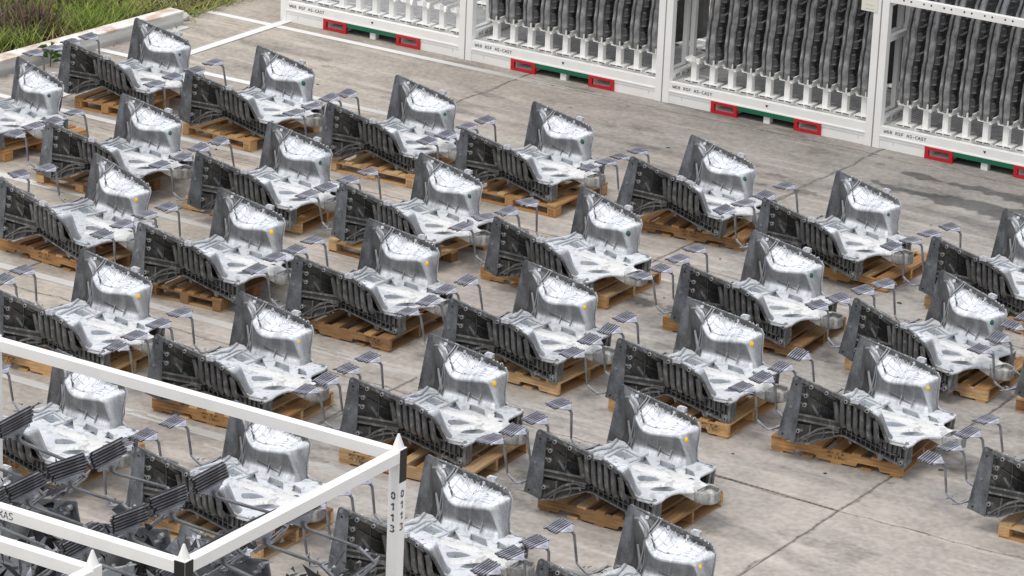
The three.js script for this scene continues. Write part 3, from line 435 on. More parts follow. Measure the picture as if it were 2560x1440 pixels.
const concTex = (() => {
  const N = 2048, buf = new Float32Array(N * N * 3);
  for (let j = 0; j < N; j++) for (let i = 0; i < N; i++) {
    const x = (i + 0.5) / N, y = (j + 0.5) / N, u = (x - 0.5) * YS, v = (y - 0.5) * YS;
    const big = fbm(x, y, 5, 7, 4, 2), mid = fbm(x, y, 26, 60, 4, 11), streak = fbm(x, y, 14, 170, 3, 25), fine = PERM[(i * 7919 + j * 104729) & 65535], pit = vnoise(x * 512, y * 512, 512, 512, 3);
    const warm = sstep(2, -7, u) * 0.7 + 0.3 * sstep(0.4, 0.6, big);
    const blot = fbm(x, y, 50, 70, 3, 47); let t = 1 + 0.3 * (big - 0.5) + 0.3 * (mid - 0.5) + 0.24 * (streak - 0.5) + 0.34 * (blot - 0.5) + 0.14 * (fine - 0.5) + 0.3 * (pit - 0.5);
    t += 0.16 * sstep(0.62, 0.78, streak) - 0.2 * sstep(0.36, 0.24, mid);
    // traffic film near the racks and on the right
    t *= 1 - 0.2 * sstep(3.2, 5.2, v) * sstep(-6, -1, u) * (0.6 + 0.8 * big) - 0.08 * sstep(5.9, 6.6, v);
    let r = 0.38 * t * lerp(1, 1.04, warm), g = 0.352 * t * lerp(1, 0.985, warm), b = 0.325 * t * lerp(1, 0.91, warm);
    const e = 0.1 * (vnoise(x * 200, y * 200, 200, 200, 5) - 0.5) + 0.14 * (vnoise(x * 60, y * 60, 60, 60, 6) - 0.5);
    const p1 = capsule(u, v, [1.0, 6.41], [3.6, 6.3], 0.03, 0.24) + e, p2 = capsule(u, v, [0.95, 5.87], [3.6, 5.66], 0.03, 0.36) + e, p3 = capsule(u, v, [2.2, 5.3], [4.6, 4.9], 0.05, 0.25) + e;
    const pk = Math.max(sstep(0.03, -0.03, p1), sstep(0.03, -0.03, p2), 0.4 * sstep(0.05, -0.05, p3)) * 0.92;
    r = lerp(r, 0.13 * t, pk); g = lerp(g, 0.127 * t, pk); b = lerp(b, 0.122 * t, pk);
    const k = (j * N + i) * 3; buf[k] = r; buf[k + 1] = g; buf[k + 2] = b;
  }
  const px = YS / N, each = (u0, v0, u1, v1, fn) => { for (let j = Math.max(0, Math.floor((v0 / YS + 0.5) * N)); j <= Math.min(N - 1, Math.ceil((v1 / YS + 0.5) * N)); j++) for (let i = Math.max(0, Math.floor((u0 / YS + 0.5) * N)); i <= Math.min(N - 1, Math.ceil((u1 / YS + 0.5) * N)); i++) fn((i + 0.5) * px - YS / 2, (j + 0.5) * px - YS / 2, (j * N + i) * 3); };
  for (const [u, v, rad, d, el] of spots) { const R = rad * el * 1.6; each(u - R, v - R, u + R, v + R, (a, b, k) => { const w = vnoise(a * 22 + 300, b * 22 + 300, 800, 800, 9); const q = Math.hypot((a - u) / el, b - v) / rad + 0.9 * (w - 0.5), m = 1 - 0.45 * (0.4 + 0.6 * d) * sstep(1, 0.55, q); buf[k] *= m; buf[k + 1] *= m; buf[k + 2] *= m; }); }
  for (const [u0, v0, u1, v1, w] of tyres) each(Math.min(u0, u1), Math.min(v0, v1) - 0.4, Math.max(u0, u1), Math.max(v0, v1) + 0.4, (a, b, k) => { const bow = 0.12 * Math.sin((a - u0) / (u1 - u0) * Math.PI), q = capsule(a, b + bow, [u0, v0], [u1, v1], w, w), n = vnoise(a * 9 + 300, b * 30 + 300, 800, 900, 15), m = 1 - 0.17 * sstep(0.03, -0.05, q) * (0.3 + n); buf[k] *= m; buf[k + 1] *= m; buf[k + 2] *= m; });
  for (const [u0, v0, u1, v1, w, d] of scr) each(Math.min(u0, u1) - 0.05, Math.min(v0, v1) - 0.05, Math.max(u0, u1) + 0.05, Math.max(v0, v1) + 0.05, (a, b, k) => { const q = capsule(a, b, [u0, v0], [u1, v1], w, w * 0.4), m = 1 + (d > 0.4 ? 0.3 : -0.25) * sstep(0.006, -0.004, q) * (0.5 + 0.5 * d); buf[k] *= m; buf[k + 1] *= m; buf[k + 2] *= m; });
  // joints: stained edges; cracks running beside the joint at v = -2.63
  const crack = (pts, w, col) => { for (let s = 0; s + 1 < pts.length; s++) { const [a, b] = [pts[s], pts[s + 1]]; each(Math.min(a[0], b[0]) - 0.08, Math.min(a[1], b[1]) - 0.08, Math.max(a[0], b[0]) + 0.08, Math.max(a[1], b[1]) + 0.08, (x, y, k) => { const q = capsule(x, y, a, b, w, w), m = 1 - col * sstep(0.014, -0.002, q); buf[k] *= m * 1.0; buf[k + 1] *= lerp(1, m, 1.02); buf[k + 2] *= lerp(1, m, 1.04); }); } };
  const wander = (a, b, n, amp, seed) => { const r = rng(seed), o = []; let d = 0; for (let i = 0; i <= n; i++) { d = d * 0.7 + (r() - 0.5) * amp; o.push([lerp(a[0], b[0], i / n) + (a[0] === b[0] ? d : 0), lerp(a[1], b[1], i / n) + (a[1] === b[1] ? d : 0)]); } return o; };
  for (const v of [-7.3, -2.63, 2.05, 6.82]) crack(wander([-9, v], [9, v], 160, 0.05, 40 + v | 0), 0.006, 0.38);
  for (const u of [-4.3, 0.42, 5.0]) crack(wander([u, -9], [u, 9], 160, 0.05, 60 + u | 0), 0.01, 0.34);
  crack(wander([3.4, -2.6], [4.98, -2.66], 30, 0.12, 91), 0.012, 0.5); crack(wander([2.6, -3.95], [4.0, -4.0], 24, 0.16, 92), 0.004, 0.4); crack(wander([3.1, -5.2], [5.0, -5.3], 30, 0.2, 93), 0.003, 0.3);
  const t = tex(2, 2, () => 0), d = new Uint8Array(N * N * 4);
  for (let k = 0; k < N * N; k++) { for (let q = 0; q < 3; q++) { const l = clamp(buf[k * 3 + q]); d[k * 4 + q] = 255 * (l <= 0.0031308 ? l * 12.92 : 1.055 * Math.pow(l, 1 / 2.4) - 0.055); } d[k * 4 + 3] = 255; }
  const T = new THREE.DataTexture(d, N, N, THREE.RGBAFormat); T.wrapS = T.wrapT = THREE.RepeatWrapping; T.magFilter = THREE.LinearFilter; T.minFilter = THREE.LinearMipmapLinearFilter; T.generateMipmaps = true; T.colorSpace = THREE.SRGBColorSpace; T.needsUpdate = true; return T;
})();
const concBump = tex(512, 512, (x, y, c) => { const t = 0.5 + 0.5 * (fbm(x, y, 90, 90, 3, 50) - 0.5) + 0.4 * (fbm(x, y, 12, 120, 3, 51) - 0.5); c[0] = c[1] = c[2] = t; });
M.concrete = std({ map: concTex, roughness: 0.88, bumpMap: rep(concBump, 9, 9), bumpScale: 0.004 });
{
  const yardG = new THREE.Group(); yardG.name = 'concrete_yard'; yardG.userData.kind = 'structure'; scene.add(yardG); yardGroup(yardG, 0, 0);
  const base = new THREE.BoxGeometry(32.5, 0.02, 42); const bm = mesh('joint_bed', base, std({ color: rgb(0.15, 0.112, 0.085), roughness: 1 }), yardG); bm.position.set(7.2, -0.0175, 2);
  const U = [-8.98, -4.3, 0.42, 5.0, 9.65, 14.3, 18.95, 23.6], Vv = [-21.2, -16.55, -11.95, -7.3, -2.63, 2.05, 6.82, 11.5, 16.15], r = rng(3);
  for (let i = 0; i + 1 < U.length; i++) for (let j = 0; j + 1 < Vv.length; j++) {
    const m = new MB(), n = 24, gap = 0.0032, edge = (a, b) => { const o = []; for (let k = 0; k < n; k++) o.push(lerp(a, b, k / n)); return o; };
    const u0 = U[i] + gap, u1 = U[i + 1] - gap, v0 = Vv[j] + gap, v1 = Vv[j + 1] - gap, ring = [], jt = () => (r() - 0.5) * 0.009 + (r() < 0.1 ? 0.012 * r() : 0);
    for (const u of edge(u0, u1)) ring.push([u, v0 + jt(), 0]); for (const v of edge(v0, v1)) ring.push([u1 - jt(), v, 0]); for (const u of edge(u1, u0)) ring.push([u, v1 - jt(), 0]); for (const v of edge(v1, v0)) ring.push([u0 + jt(), v, 0]);
    const cu = (u0 + u1) / 2, cv = (v0 + v1) / 2, N = ring.length, dz = 0;
    for (let k = 0; k < N; k++) { const a = ring[k], b = ring[(k + 1) % N], sh = q => [cu + (q[0] - cu) * 0.9975, cv + (q[1] - cv) * 0.9975]; const A = sh(a), B = sh(b); m.tri(V3(cu, dz, -cv), V3(A[0], dz, -A[1]), V3(B[0], dz, -B[1])); m.quad(V3(A[0], dz, -A[1]), V3(a[0], dz - 0.006, -a[1]), V3(b[0], dz - 0.006, -b[1]), V3(B[0], dz, -B[1])); m.quad(V3(a[0], dz - 0.006, -a[1]), V3(a[0], -0.12, -a[1]), V3(b[0], -0.12, -b[1]), V3(b[0], dz - 0.006, -b[1])); }
    const g = m.geo(0.3), p = g.attributes.position, uv = g.attributes.uv; for (let k = 0; k < uv.count; k++) uv.setXY(k, p.getX(k) / YS + 0.5, -p.getZ(k) / YS + 0.5);
    mesh('concrete_slab', g, M.concrete, yardG);
  }
}
// painted bay lines, worn away towards the right
function paintLine(u0, v0, u1, v1, w, fade, seed) {
  const L = Math.hypot(u1 - u0, v1 - v0), al = tex(1024, 32, (x, y, c) => { const n = fbm(x, y, 60, 4, 4, seed), n2 = fbm(x, y, 9, 2, 3, seed + 7), f = fade(x); const ed = Math.min(y, 1 - y) * 2; let t = sstep(0.5 - 0.34 * f, 0.62 - 0.3 * f, n * 0.6 + n2 * 0.4) * f * 1.05; t *= sstep(0, 0.18 + 0.3 * (n - 0.3), ed); c[0] = c[1] = c[2] = clamp(t); });
  al.wrapS = al.wrapT = THREE.ClampToEdgeWrapping;
  const g = new THREE.PlaneGeometry(L, w, 1, 1); g.rotateX(-Math.PI / 2);
  const m = struct('painted_line', g, std({ color: rgb(0.74, 0.735, 0.72), roughness: 0.75, alphaMap: al, transparent: true }));
  m.position.copy(yard((u0 + u1) / 2, (v0 + v1) / 2, 0.004)); m.rotation.y = -YA + Math.atan2(v1 - v0, u1 - u0); return m;
}
paintLine(-8.9, 6.84, 2, 6.78, 0.13, x => lerp(1.15, 0.1, sstep(0.12, 0.62, x)), 1);
paintLine(-8.9, 4.57, 3, 4.57, 0.13, x => lerp(1.1, 0.12, sstep(0.08, 0.6, x)), 2);
paintLine(-8.9, 2.31, 5, 2.28, 0.13, x => lerp(1.05, 0.12, sstep(0.05, 0.55, x)), 3);
paintLine(-8.9, 0.02, 4, 0.02, 0.14, x => lerp(0.9, 0.2, sstep(0.1, 0.7, x)), 4);
paintLine(-8.9, -2.26, 3.4, -2.22, 0.15, x => lerp(0.85, 0.3, sstep(0.2, 0.95, x)), 5);
paintLine(-8.9, -4.57, 3.0, -4.57, 0.15, x => lerp(0.8, 0.35, sstep(0.4, 1, x)), 6);
{ const m = paintLine(-7.9, 2.4, -7.89, 7.3, 0.14, () => 1.2, 8); m.position.y = 0.008; }

// ------------------------------------------------------------------ left edge: painted kerb beam, grey kerb, weeds
{
  const rust = tex(512, 128, (x, y, c) => { const a = fbm(x, y, 14, 4, 5, 71), b = fbm(x, y, 40, 8, 3, 72); const k = sstep(0.5, 0.72, a) * 0.6; c[0] = lerp(0.74, 0.42, k) * (0.85 + 0.3 * b); c[1] = lerp(0.72, 0.2, k) * (0.85 + 0.3 * b); c[2] = lerp(0.68, 0.08, k) * (0.85 + 0.3 * b); });
  const dirt = tex(512, 128, (x, y, c) => { const a = fbm(x, y, 10, 6, 5, 75), k = sstep(0.45, 0.2, y) * 0.4 * a; const t = 0.6 + 0.3 * (a - 0.5) - k; c[0] = t; c[1] = t; c[2] = t * 0.98; });
  const t = thing('kerb_beam', 'long white painted kerb beam with rusty top beside the weeds', 'kerb');
  const A = yard(-9.12, 0.2), B = yard(-8.73, 6.1), L = A.distanceTo(B); t.position.copy(A); t.rotation.y = Math.atan2(A.z - B.z, B.x - A.x);
  const side = new MB(); side.hexa([V3(0, -0.05, 0.0), V3(L, -0.05, 0.0), V3(L, -0.05, -0.2), V3(0, -0.05, -0.2), V3(0, 0.17, 0), V3(L, 0.17, 0), V3(L, 0.17, -0.2), V3(0, 0.17, -0.2)]);
  const g = side.geo(); { const p = g.attributes.position, uv = g.attributes.uv; for (let i = 0; i < uv.count; i++) uv.setXY(i, p.getX(i) / 3, p.getY(i) / 0.2); } mesh('beam_side', g, std({ map: dirt, roughness: 0.8 }), t);
  const top = new MB(), r = rng(4); for (let i = 0; i < 40; i++) { const a = L * i / 40, b = L * (i + 1) / 40, j = 0.004 * Math.sin(i * 1.7); top.hexa([V3(a, 0.17, 0.012 + j), V3(b, 0.17, 0.012 - j), V3(b, 0.17, -0.215), V3(a, 0.17, -0.215), V3(a, 0.19, 0.012 + j), V3(b, 0.19, 0.012 - j), V3(b, 0.19, -0.215), V3(a, 0.19, -0.215)]); }
  const g2 = top.geo(); { const p = g2.attributes.position, uv = g2.attributes.uv; for (let i = 0; i < uv.count; i++) uv.setXY(i, p.getX(i) / 4, p.getZ(i) / 0.9); } mesh('beam_cap', g2, std({ map: rust, roughness: 0.8 }), t);
  const foot = new MB(); foot.box(L - 0.2, 0.004, 0.06, 0.34, 0.016, 0.16, 0.05); mesh('foot_plate', foot.geo(), std({ map: dirt, roughness: 0.85 }), t);
  const k = thing('grey_kerb', 'grey concrete kerb behind the grass at the top left edge', 'kerb'); const kb = new MB(); kb.box(0, 0.13, 0, 0.24, 0.34, 9); mesh('kerb_stone', kb.geo(), std({ color: rgb(0.36, 0.36, 0.35), map: rep(castTex, 1, 1), roughness: 0.9 }), k); k.position.copy(yard(-9.42, 11.2)); k.rotation.y = -YA;
  const st = thing('loose_stone', 'pale broken stone lying at the end of the kerb beam', 'stone'); { const gs = new THREE.IcosahedronGeometry(0.085, 1), p = gs.attributes.position; for (let i = 0; i < p.count; i++) { const q = 0.75 + 0.5 * NOI(p.getX(i) * 40 + 20, p.getY(i) * 40 + p.getZ(i) * 30 + 20, 2); p.setXYZ(i, p.getX(i) * q, p.getY(i) * q * 0.7, p.getZ(i) * q); } mesh('stone', toCreasedNormals(gs, 0.4), std({ color: rgb(0.5, 0.49, 0.46), roughness: 0.9 }), st); } st.position.copy(yard(-8.9, 6.32, 0.03));
}
{ // grass blades, dry stalks
  const blade = new THREE.BufferGeometry(); blade.setAttribute('position', new THREE.BufferAttribute(new Float32Array([-0.006, 0, 0, 0.006, 0, 0, 0.005, 0.5, 0.06, -0.006, 0, 0, 0.005, 0.5, 0.06, -0.004, 0.5, 0.06, -0.004, 0.5, 0.06, 0.005, 0.5, 0.06, 0.002, 0.95, 0.28]), 3)); blade.computeVertexNormals();
  const gm = std({ color: 0xffffff, roughness: 0.9, side: THREE.DoubleSide });
  const N = 52000, im = new THREE.InstancedMesh(blade, gm, N), r = rng(99), d = new THREE.Object3D(), c = new THREE.Color();
  let k = 0, guard = 0;
  while (k < N && guard++ < N * 6) {
    const u = -9.2 - 6.2 * Math.pow(r(), 1.2), v = 0.6 + 12.5 * r(); let uu = u;
    if (r() < 0.05) { uu = -9.22 + 0.34 * r(); if (v < 6.35) { if (r() < 0.985) continue; uu = -8.72 + 0.06 * r() + (v - 6.1) * 0.06; } }
    if (v > 6.3 && uu < -9.25 && uu > -9.6) continue;
    const n = fbm((uu + 20) / 20, (v + 20) / 40, 24, 40, 3, 81), n2 = fbm((uu + 20) / 20, (v + 20) / 40, 10, 16, 3, 85), n3 = fbm((uu + 20) / 20, (v + 20) / 40, 60, 90, 2, 88);
    if (n3 < 0.44 && r() < 0.88) continue;
    const dry = clamp(sstep(0.42, 0.58, n2) + (r() - 0.5) * 0.6), hgt = (0.12 + 0.3 * n + 0.16 * r()) * (uu > -9.2 ? 0.4 : 1) * (1 - 0.35 * dry);
    d.position.copy(yard(uu, v, -0.045)); d.rotation.set((r() - 0.5) * 0.7, r() * 6.28, (r() - 0.5) * 0.7); d.scale.set(0.8 + 0.7 * r(), hgt, 0.6 + 0.6 * r()); d.updateMatrix(); im.setMatrixAt(k, d.matrix);
    const s = 0.65 + 0.7 * r(); c.setRGB(lerp(0.19, 0.42, dry) * s, lerp(0.27, 0.35, dry) * s, lerp(0.045, 0.16, dry) * s); im.setColorAt(k, c); k++;
  }
  im.count = k; im.name = 'grass'; im.userData = { kind: 'stuff', label: 'rank green and straw coloured grass behind the kerb beam', category: 'grass' }; im.castShadow = im.receiveShadow = true; scene.add(im);
  const tw = new THREE.CylinderGeometry(0.004, 0.009, 1, 4); tw.translate(0, 0.5, 0);
  const N2 = 3000, b = new THREE.InstancedMesh(tw, std({ color: 0xffffff, roughness: 0.95 }), N2); const cs = [[-10.3, 4.0, 0.9], [-10.9, 4.9, 0.7], [-9.9, 2.9, 0.5], [-11.8, 3.6, 0.8], [-10.1, 6.0, 0.45], [-9.7, 4.4, 0.4], [-12.5, 5.6, 0.9]];
  for (let i = 0; i < N2; i++) { const q = cs[Math.floor(r() * cs.length)], a = r() * 6.28, rr = q[2] * Math.sqrt(r()); d.position.copy(yard(q[0] + Math.cos(a) * rr * 0.7, q[1] + Math.sin(a) * rr, -0.04 + 0.25 * r() * (1 - rr / q[2]))); d.rotation.set((r() - 0.5) * 2.4, r() * 6.28, (r() - 0.5) * 2.4); d.scale.set(1 + r(), 0.15 + 0.4 * r(), 1 + r()); d.updateMatrix(); b.setMatrixAt(i, d.matrix); const s = 0.35 + 0.9 * r(); c.setRGB(0.2 * s, 0.14 * s, 0.1 * s); b.setColorAt(i, c); }
  b.name = 'dry_brush'; b.userData = { kind: 'stuff', label: 'tangled brown dead twigs lying in the grass', category: 'dead twigs' }; b.castShadow = b.receiveShadow = true; scene.add(b);
  const w = thing('weed', 'small leafy green weed growing in front of the kerb beam', 'weed'), lm = new MB(); for (let i = 0; i < 16; i++) { const a = i * 2.4, l = 0.1 + 0.1 * r(), y = 0.03 + 0.2 * r(), cx = Math.cos(a), sx = Math.sin(a); lm.col = [0.6 + 0.5 * r(), 1, 0.7]; const A = V3(cx * 0.02, y, sx * 0.02), B = V3(cx * l * 0.5 - sx * 0.025, y + 0.06, sx * l * 0.5 + cx * 0.025), C = V3(cx * l, y + 0.04, sx * l), D = V3(cx * l * 0.5 + sx * 0.025, y + 0.06, sx * l * 0.5 - cx * 0.025); lm.quad(A, B, C, D); }
  mesh('leaves', lm.geo(), std({ color: rgb(0.07, 0.12, 0.025), roughness: 0.8, vertexColors: true, side: THREE.DoubleSide }), w); const sm = new MB(); sm.tube([V3(0, -0.02, 0), V3(0.01, 0.15, 0), V3(0, 0.26, 0.01)], 0.007, 5); mesh('stem', sm.geo(), std({ color: rgb(0.1, 0.12, 0.04), roughness: 0.9 }), w); w.position.copy(yard(-8.78, 3.62, 0));
}

// ------------------------------------------------------------------ pallets
const grainU = tex(512, 256, (x, y, c) => { const a = fbm(x, y, 4, 40, 5, 101), b = fbm(x, y, 6, 5, 3, 104); const t = 0.72 + 0.75 * (a - 0.5) + 0.5 * (b - 0.5); c[0] = t; c[1] = t * (0.97 + 0.06 * b); c[2] = t * 0.96; });
const grainV = tex(256, 512, (x, y, c) => { const a = fbm(x, y, 40, 4, 5, 111), b = fbm(x, y, 5, 6, 3, 114); const t = 0.72 + 0.75 * (a - 0.5) + 0.5 * (b - 0.5); c[0] = t; c[1] = t * (0.97 + 0.06 * b); c[2] = t * 0.96; });
const woodCols = [[0.62, 0.345, 0.145], [0.72, 0.44, 0.205], [0.48, 0.255, 0.105], [0.8, 0.53, 0.28], [0.36, 0.2, 0.09], [0.56, 0.37, 0.2]];
const WU = woodCols.map(c => std({ color: rgb(...c), map: rep(grainU, 1.2, 3), roughness: 0.85 })), WV = woodCols.map(c => std({ color: rgb(...c), map: rep(grainV, 3, 1.2), roughness: 0.85 }));
const boardVar = Array.from({ length: 4 }, (_, i) => { const r = rng(300 + i), m = new MB(), j = () => (r() - 0.5) * 0.008; const w = 0.5, l = 0.5; m.hexa([V3(-w, 0, l), V3(w + j(), 0, l), V3(w, 0, -l), V3(-w + j(), 0, -l), V3(-w * 0.98, 1, l - 0.004), V3(w * 0.98 + j(), 1, l - 0.002), V3(w * 0.98, 1, -l + 0.003), V3(-w * 0.98, 1, -l)]); return m; });
const stampTex = tex(128, 64, (x, y, c) => { const i = Math.floor(x * 14), row = Math.floor(y * 3), a = PERM[(i * 37 + row * 91) & 65535], n = fbm(x, y, 30, 16, 2, 121); c[0] = c[1] = c[2] = (row !== 1 ? 1 : 0.35) * sstep(0.42, 0.6, n) * (a > 0.25 ? 0.8 : 0) * sstep(0, 0.1, Math.min(y, 1 - y, x, 1 - x)); });
const stampMat = std({ color: rgb(0.05, 0.03, 0.02), alphaMap: stampTex, transparent: true, roughness: 0.9 });
const notchGeo = new Map();
function notched(L) { const k = L.toFixed(2); if (!notchGeo.has(k)) { const m = new MB(), h = L / 2, a = L * 0.24, w = 0.115, P = (x, y) => V3(x, y, 0.019); const pts = [[-h, 0], [-a - w, 0], [-a - w + 0.02, 0.036], [-a + w - 0.02, 0.036], [-a + w, 0], [a - w, 0], [a - w + 0.02, 0.036], [a + w - 0.02, 0.036], [a + w, 0], [h, 0], [h, 0.098], [-h, 0.098]].map(q => P(...q)); m.slab(pts, V3(0, 0, -0.038)); notchGeo.set(k, m.geo(0.3)); } return notchGeo.get(k); }
const boardGeo = boardVar.map(m => m.geo(0.3));
function makePallet(type, L, Wd, seed, label) {
  const t = thing('wooden_pallet', label, 'pallet', 'wooden pallets under the castings'), r = rng(seed * 131 + 7), tone = Math.floor(r() * 6);
  const wm = set => set[r() < 0.55 ? tone : Math.floor(r() * 6)];
  const board = (name, x, y, z, sx, sy, sz, set) => { const m = mesh(name, boardGeo[Math.floor(r() * 4)], wm(set), t); m.position.set(x + (r() - 0.5) * 0.006, y, z); m.scale.set(sx, sy, sz * (1 - 0.006 * r())); m.rotation.y = (r() - 0.5) * 0.012; return m; };
  if (type === 'A') {
    for (const z of [-Wd / 2 + 0.02, 0, Wd / 2 - 0.02]) { const m = mesh('stringer', notched(L), wm(WU), t); m.position.set(0, 0.017, z); }
    const n = L > 1.35 ? 9 : 7; for (let i = 0; i < n; i++) { const e = i === 0 || i === n - 1, w = e ? 0.14 : 0.088; board('deck_board', lerp(-L / 2 + 0.071, L / 2 - 0.071, i / (n - 1)), 0.1152, 0, w, 0.019, Wd, WV); }
    for (let i = 0; i < 5; i++) board('bottom_board', lerp(-L / 2 + 0.065, L / 2 - 0.065, i / 4), 0, 0, 0.1, 0.0168, Wd, WV);
    if (r() < 0.6) { const g = new THREE.PlaneGeometry(0.2, 0.06); const s = mesh('ink_stamp', g, stampMat, t); s.position.set((Math.floor(r() * 3) - 1) * 0.42 * L / 1.2, 0.08, Wd / 2 + 0.0015); }
  } else {
    for (const x of [-L / 2 + 0.055, 0, L / 2 - 0.055]) for (const z of [-Wd / 2 + 0.06, 0, Wd / 2 - 0.06]) board('block', x, 0.0188, z, 0.1, 0.0775, 0.118, WU);
    for (const z of [-Wd / 2 + 0.06, 0, Wd / 2 - 0.06]) { board('bottom_board', 0, 0, z, L, 0.0185, 0.1, WU); board('cross_board', 0, 0.0966, z, L, 0.0186, 0.11, WU); }
    const n = 6; for (let i = 0; i < n; i++) { const e = i === 0 || i === n - 1; board('deck_board', lerp(-L / 2 + 0.06, L / 2 - 0.06, i / (n - 1)), 0.1155, 0, e ? 0.118 : 0.085, 0.0195, Wd, WV); }
    if (r() < 0.8) { const g = new THREE.PlaneGeometry(0.07, 0.06); const s = mesh('ink_stamp', g, stampMat, t); s.position.set((r() < 0.5 ? -1 : 1) * (L / 2 - 0.055), 0.057, Wd / 2 + 0.0015); }
  }
  return t;
}

// ------------------------------------------------------------------ castings on pallets: [row, mark, pallet kind, x, z, yaw, tilts, lift, pallet x, z, yaw, length, width]
const TABLE = [
['a1',1,'g','B',-5.120,-39.003,0.5211,-0.0122,-0.0033,-0.000,-4.364,-39.363,0.5214,0.85,1.20],
['a2',1,'g','B',-3.651,-38.024,0.5437,-0.0012,0.0003,0.002,-2.973,-38.395,0.6259,1.00,1.20],
['a3',1,'g','B',-2.038,-37.025,0.5378,0.0098,-0.0095,0.001,-1.261,-37.336,0.5284,1.10,1.20],
['a4',1,'g','B',-0.572,-36.261,0.5923,0.0064,0.0166,0.006,0.204,-36.504,0.5479,1.16,1.07],
['a5',1,'g','A',1.136,-35.287,0.5241,-0.0634,-0.0463,-0.004,2.041,-35.633,0.4753,1.21,1.03],
['a6',1,'g','A',2.487,-34.254,0.6555,-0.0047,0.0060,0.001,3.481,-34.555,0.5731,1.23,1.03],
['a7',1,'g','A',4.079,-33.237,0.6627,-0.0123,0.0146,0.000,4.845,-33.431,0.6625,1.22,1.03],
['b0',2,'g','B',-6.451,-37.371,0.7289,-0.0220,0.0141,-0.003,-5.485,-37.658,0.7061,1.00,1.20],
['b1',2,'g','B',-4.891,-35.861,0.5071,-0.0039,0.0064,0.000,-4.273,-36.438,0.5242,1.15,1.20],
['b2',2,'g','A',-3.247,-35.019,0.5019,0.0065,-0.0018,-0.001,-2.566,-35.635,0.5005,1.45,1.03],
['K',2,'g','B',-1.727,-34.203,0.5961,0.0054,0.0073,0.002,-1.054,-34.535,0.6175,1.15,1.20],
['b4',2,'g','A',-0.179,-33.323,0.6874,0.0180,-0.0055,0.005,0.577,-33.759,0.5625,1.47,1.03],
['b5',2,'g','A',1.623,-32.110,0.5648,-0.0030,0.0193,0.001,2.340,-32.545,0.4920,1.46,1.03],
['R3e',2,'g','A',3.143,-31.250,0.7346,-0.0192,-0.0319,-0.001,4.020,-31.619,0.5421,1.46,1.03],
['R3f',2,'g','A',4.697,-30.462,0.5411,-0.0000,-0.0000,0.000,5.406,-30.767,0.5411,1.22,1.03],
['I',3,'y','A',-5.079,-33.734,0.6345,-0.0159,-0.0387,-0.000,-4.312,-34.017,0.6363,1.30,1.03],
['J',3,'y','B',-3.573,-32.674,0.5202,0.0090,0.0014,0.002,-2.841,-33.111,0.5256,0.87,1.20],
['L',3,'y','A',-2.013,-31.892,0.4846,0.0070,0.0155,0.003,-1.373,-32.228,0.5385,1.22,1.03],
['M',3,'y','A',-0.533,-30.846,0.5196,0.0024,0.0078,0.003,0.232,-31.267,0.5849,1.22,1.03],
['N',3,'y','A',0.990,-29.996,0.5005,0.0061,0.0232,0.000,1.681,-30.370,0.5002,1.20,1.03],
['R4d',3,'y','A',2.476,-29.143,0.5222,-0.0219,-0.0074,-0.001,3.107,-29.615,0.4557,1.23,1.03],
['S1',3,'y','B',3.975,-27.707,0.5649,0.0036,0.0025,-0.001,4.904,-27.884,0.5638,1.10,1.20],
['P',4,'y','A',-4.623,-30.583,0.4765,0.0134,-0.0040,0.000,-3.936,-30.934,0.4765,1.22,1.03],
['Q',4,'y','A',-3.080,-29.591,0.5023,0.0164,0.0037,-0.000,-2.347,-29.896,0.5064,1.25,1.03],
['R',4,'y','A',-1.315,-28.708,0.4954,0.0018,0.0169,0.001,-0.614,-28.912,0.4805,1.24,1.13],
['hero',4,'y','A',0.284,-27.652,0.5523,0.0008,0.0064,0.005,1.070,-27.968,0.5498,1.20,1.03],
['T0',5,'','A',-4.608,-27.958,0.5749,0.0080,0.0040,0.002,-3.866,-28.520,0.5733,1.21,1.03],
['T1',5,'','A',-2.948,-26.911,0.5365,-0.0053,0.0102,-0.001,-2.177,-27.230,0.5365,1.22,1.03],
['T2',5,'','A',-1.240,-25.839,0.5005,0.0010,0.0241,0.003,-0.544,-26.173,0.5005,1.22,1.03],
['T3',5,'y','A',0.310,-24.982,0.5525,0.0030,-0.0010,0.002,1.023,-25.280,0.5525,1.22,1.03],
['V0',6,'','A',-5.157,-25.704,0.5411,0.0000,0.0000,0.000,-4.448,-26.010,0.5411,1.22,1.03],
['V1',6,'','A',-3.083,-24.196,0.5154,0.0028,0.0041,0.001,-2.383,-24.519,0.5154,1.22,1.03]
];
const ORD = ['first', 'second', 'third', 'fourth', 'fifth', 'sixth', 'seventh', 'eighth'], ROWS = ['in the row nearest the racks', 'in the second row from the racks', 'in the third row from the racks', 'in the fourth row from the racks', 'in the fifth row, nearest the camera', 'hidden behind the foreground rack'];
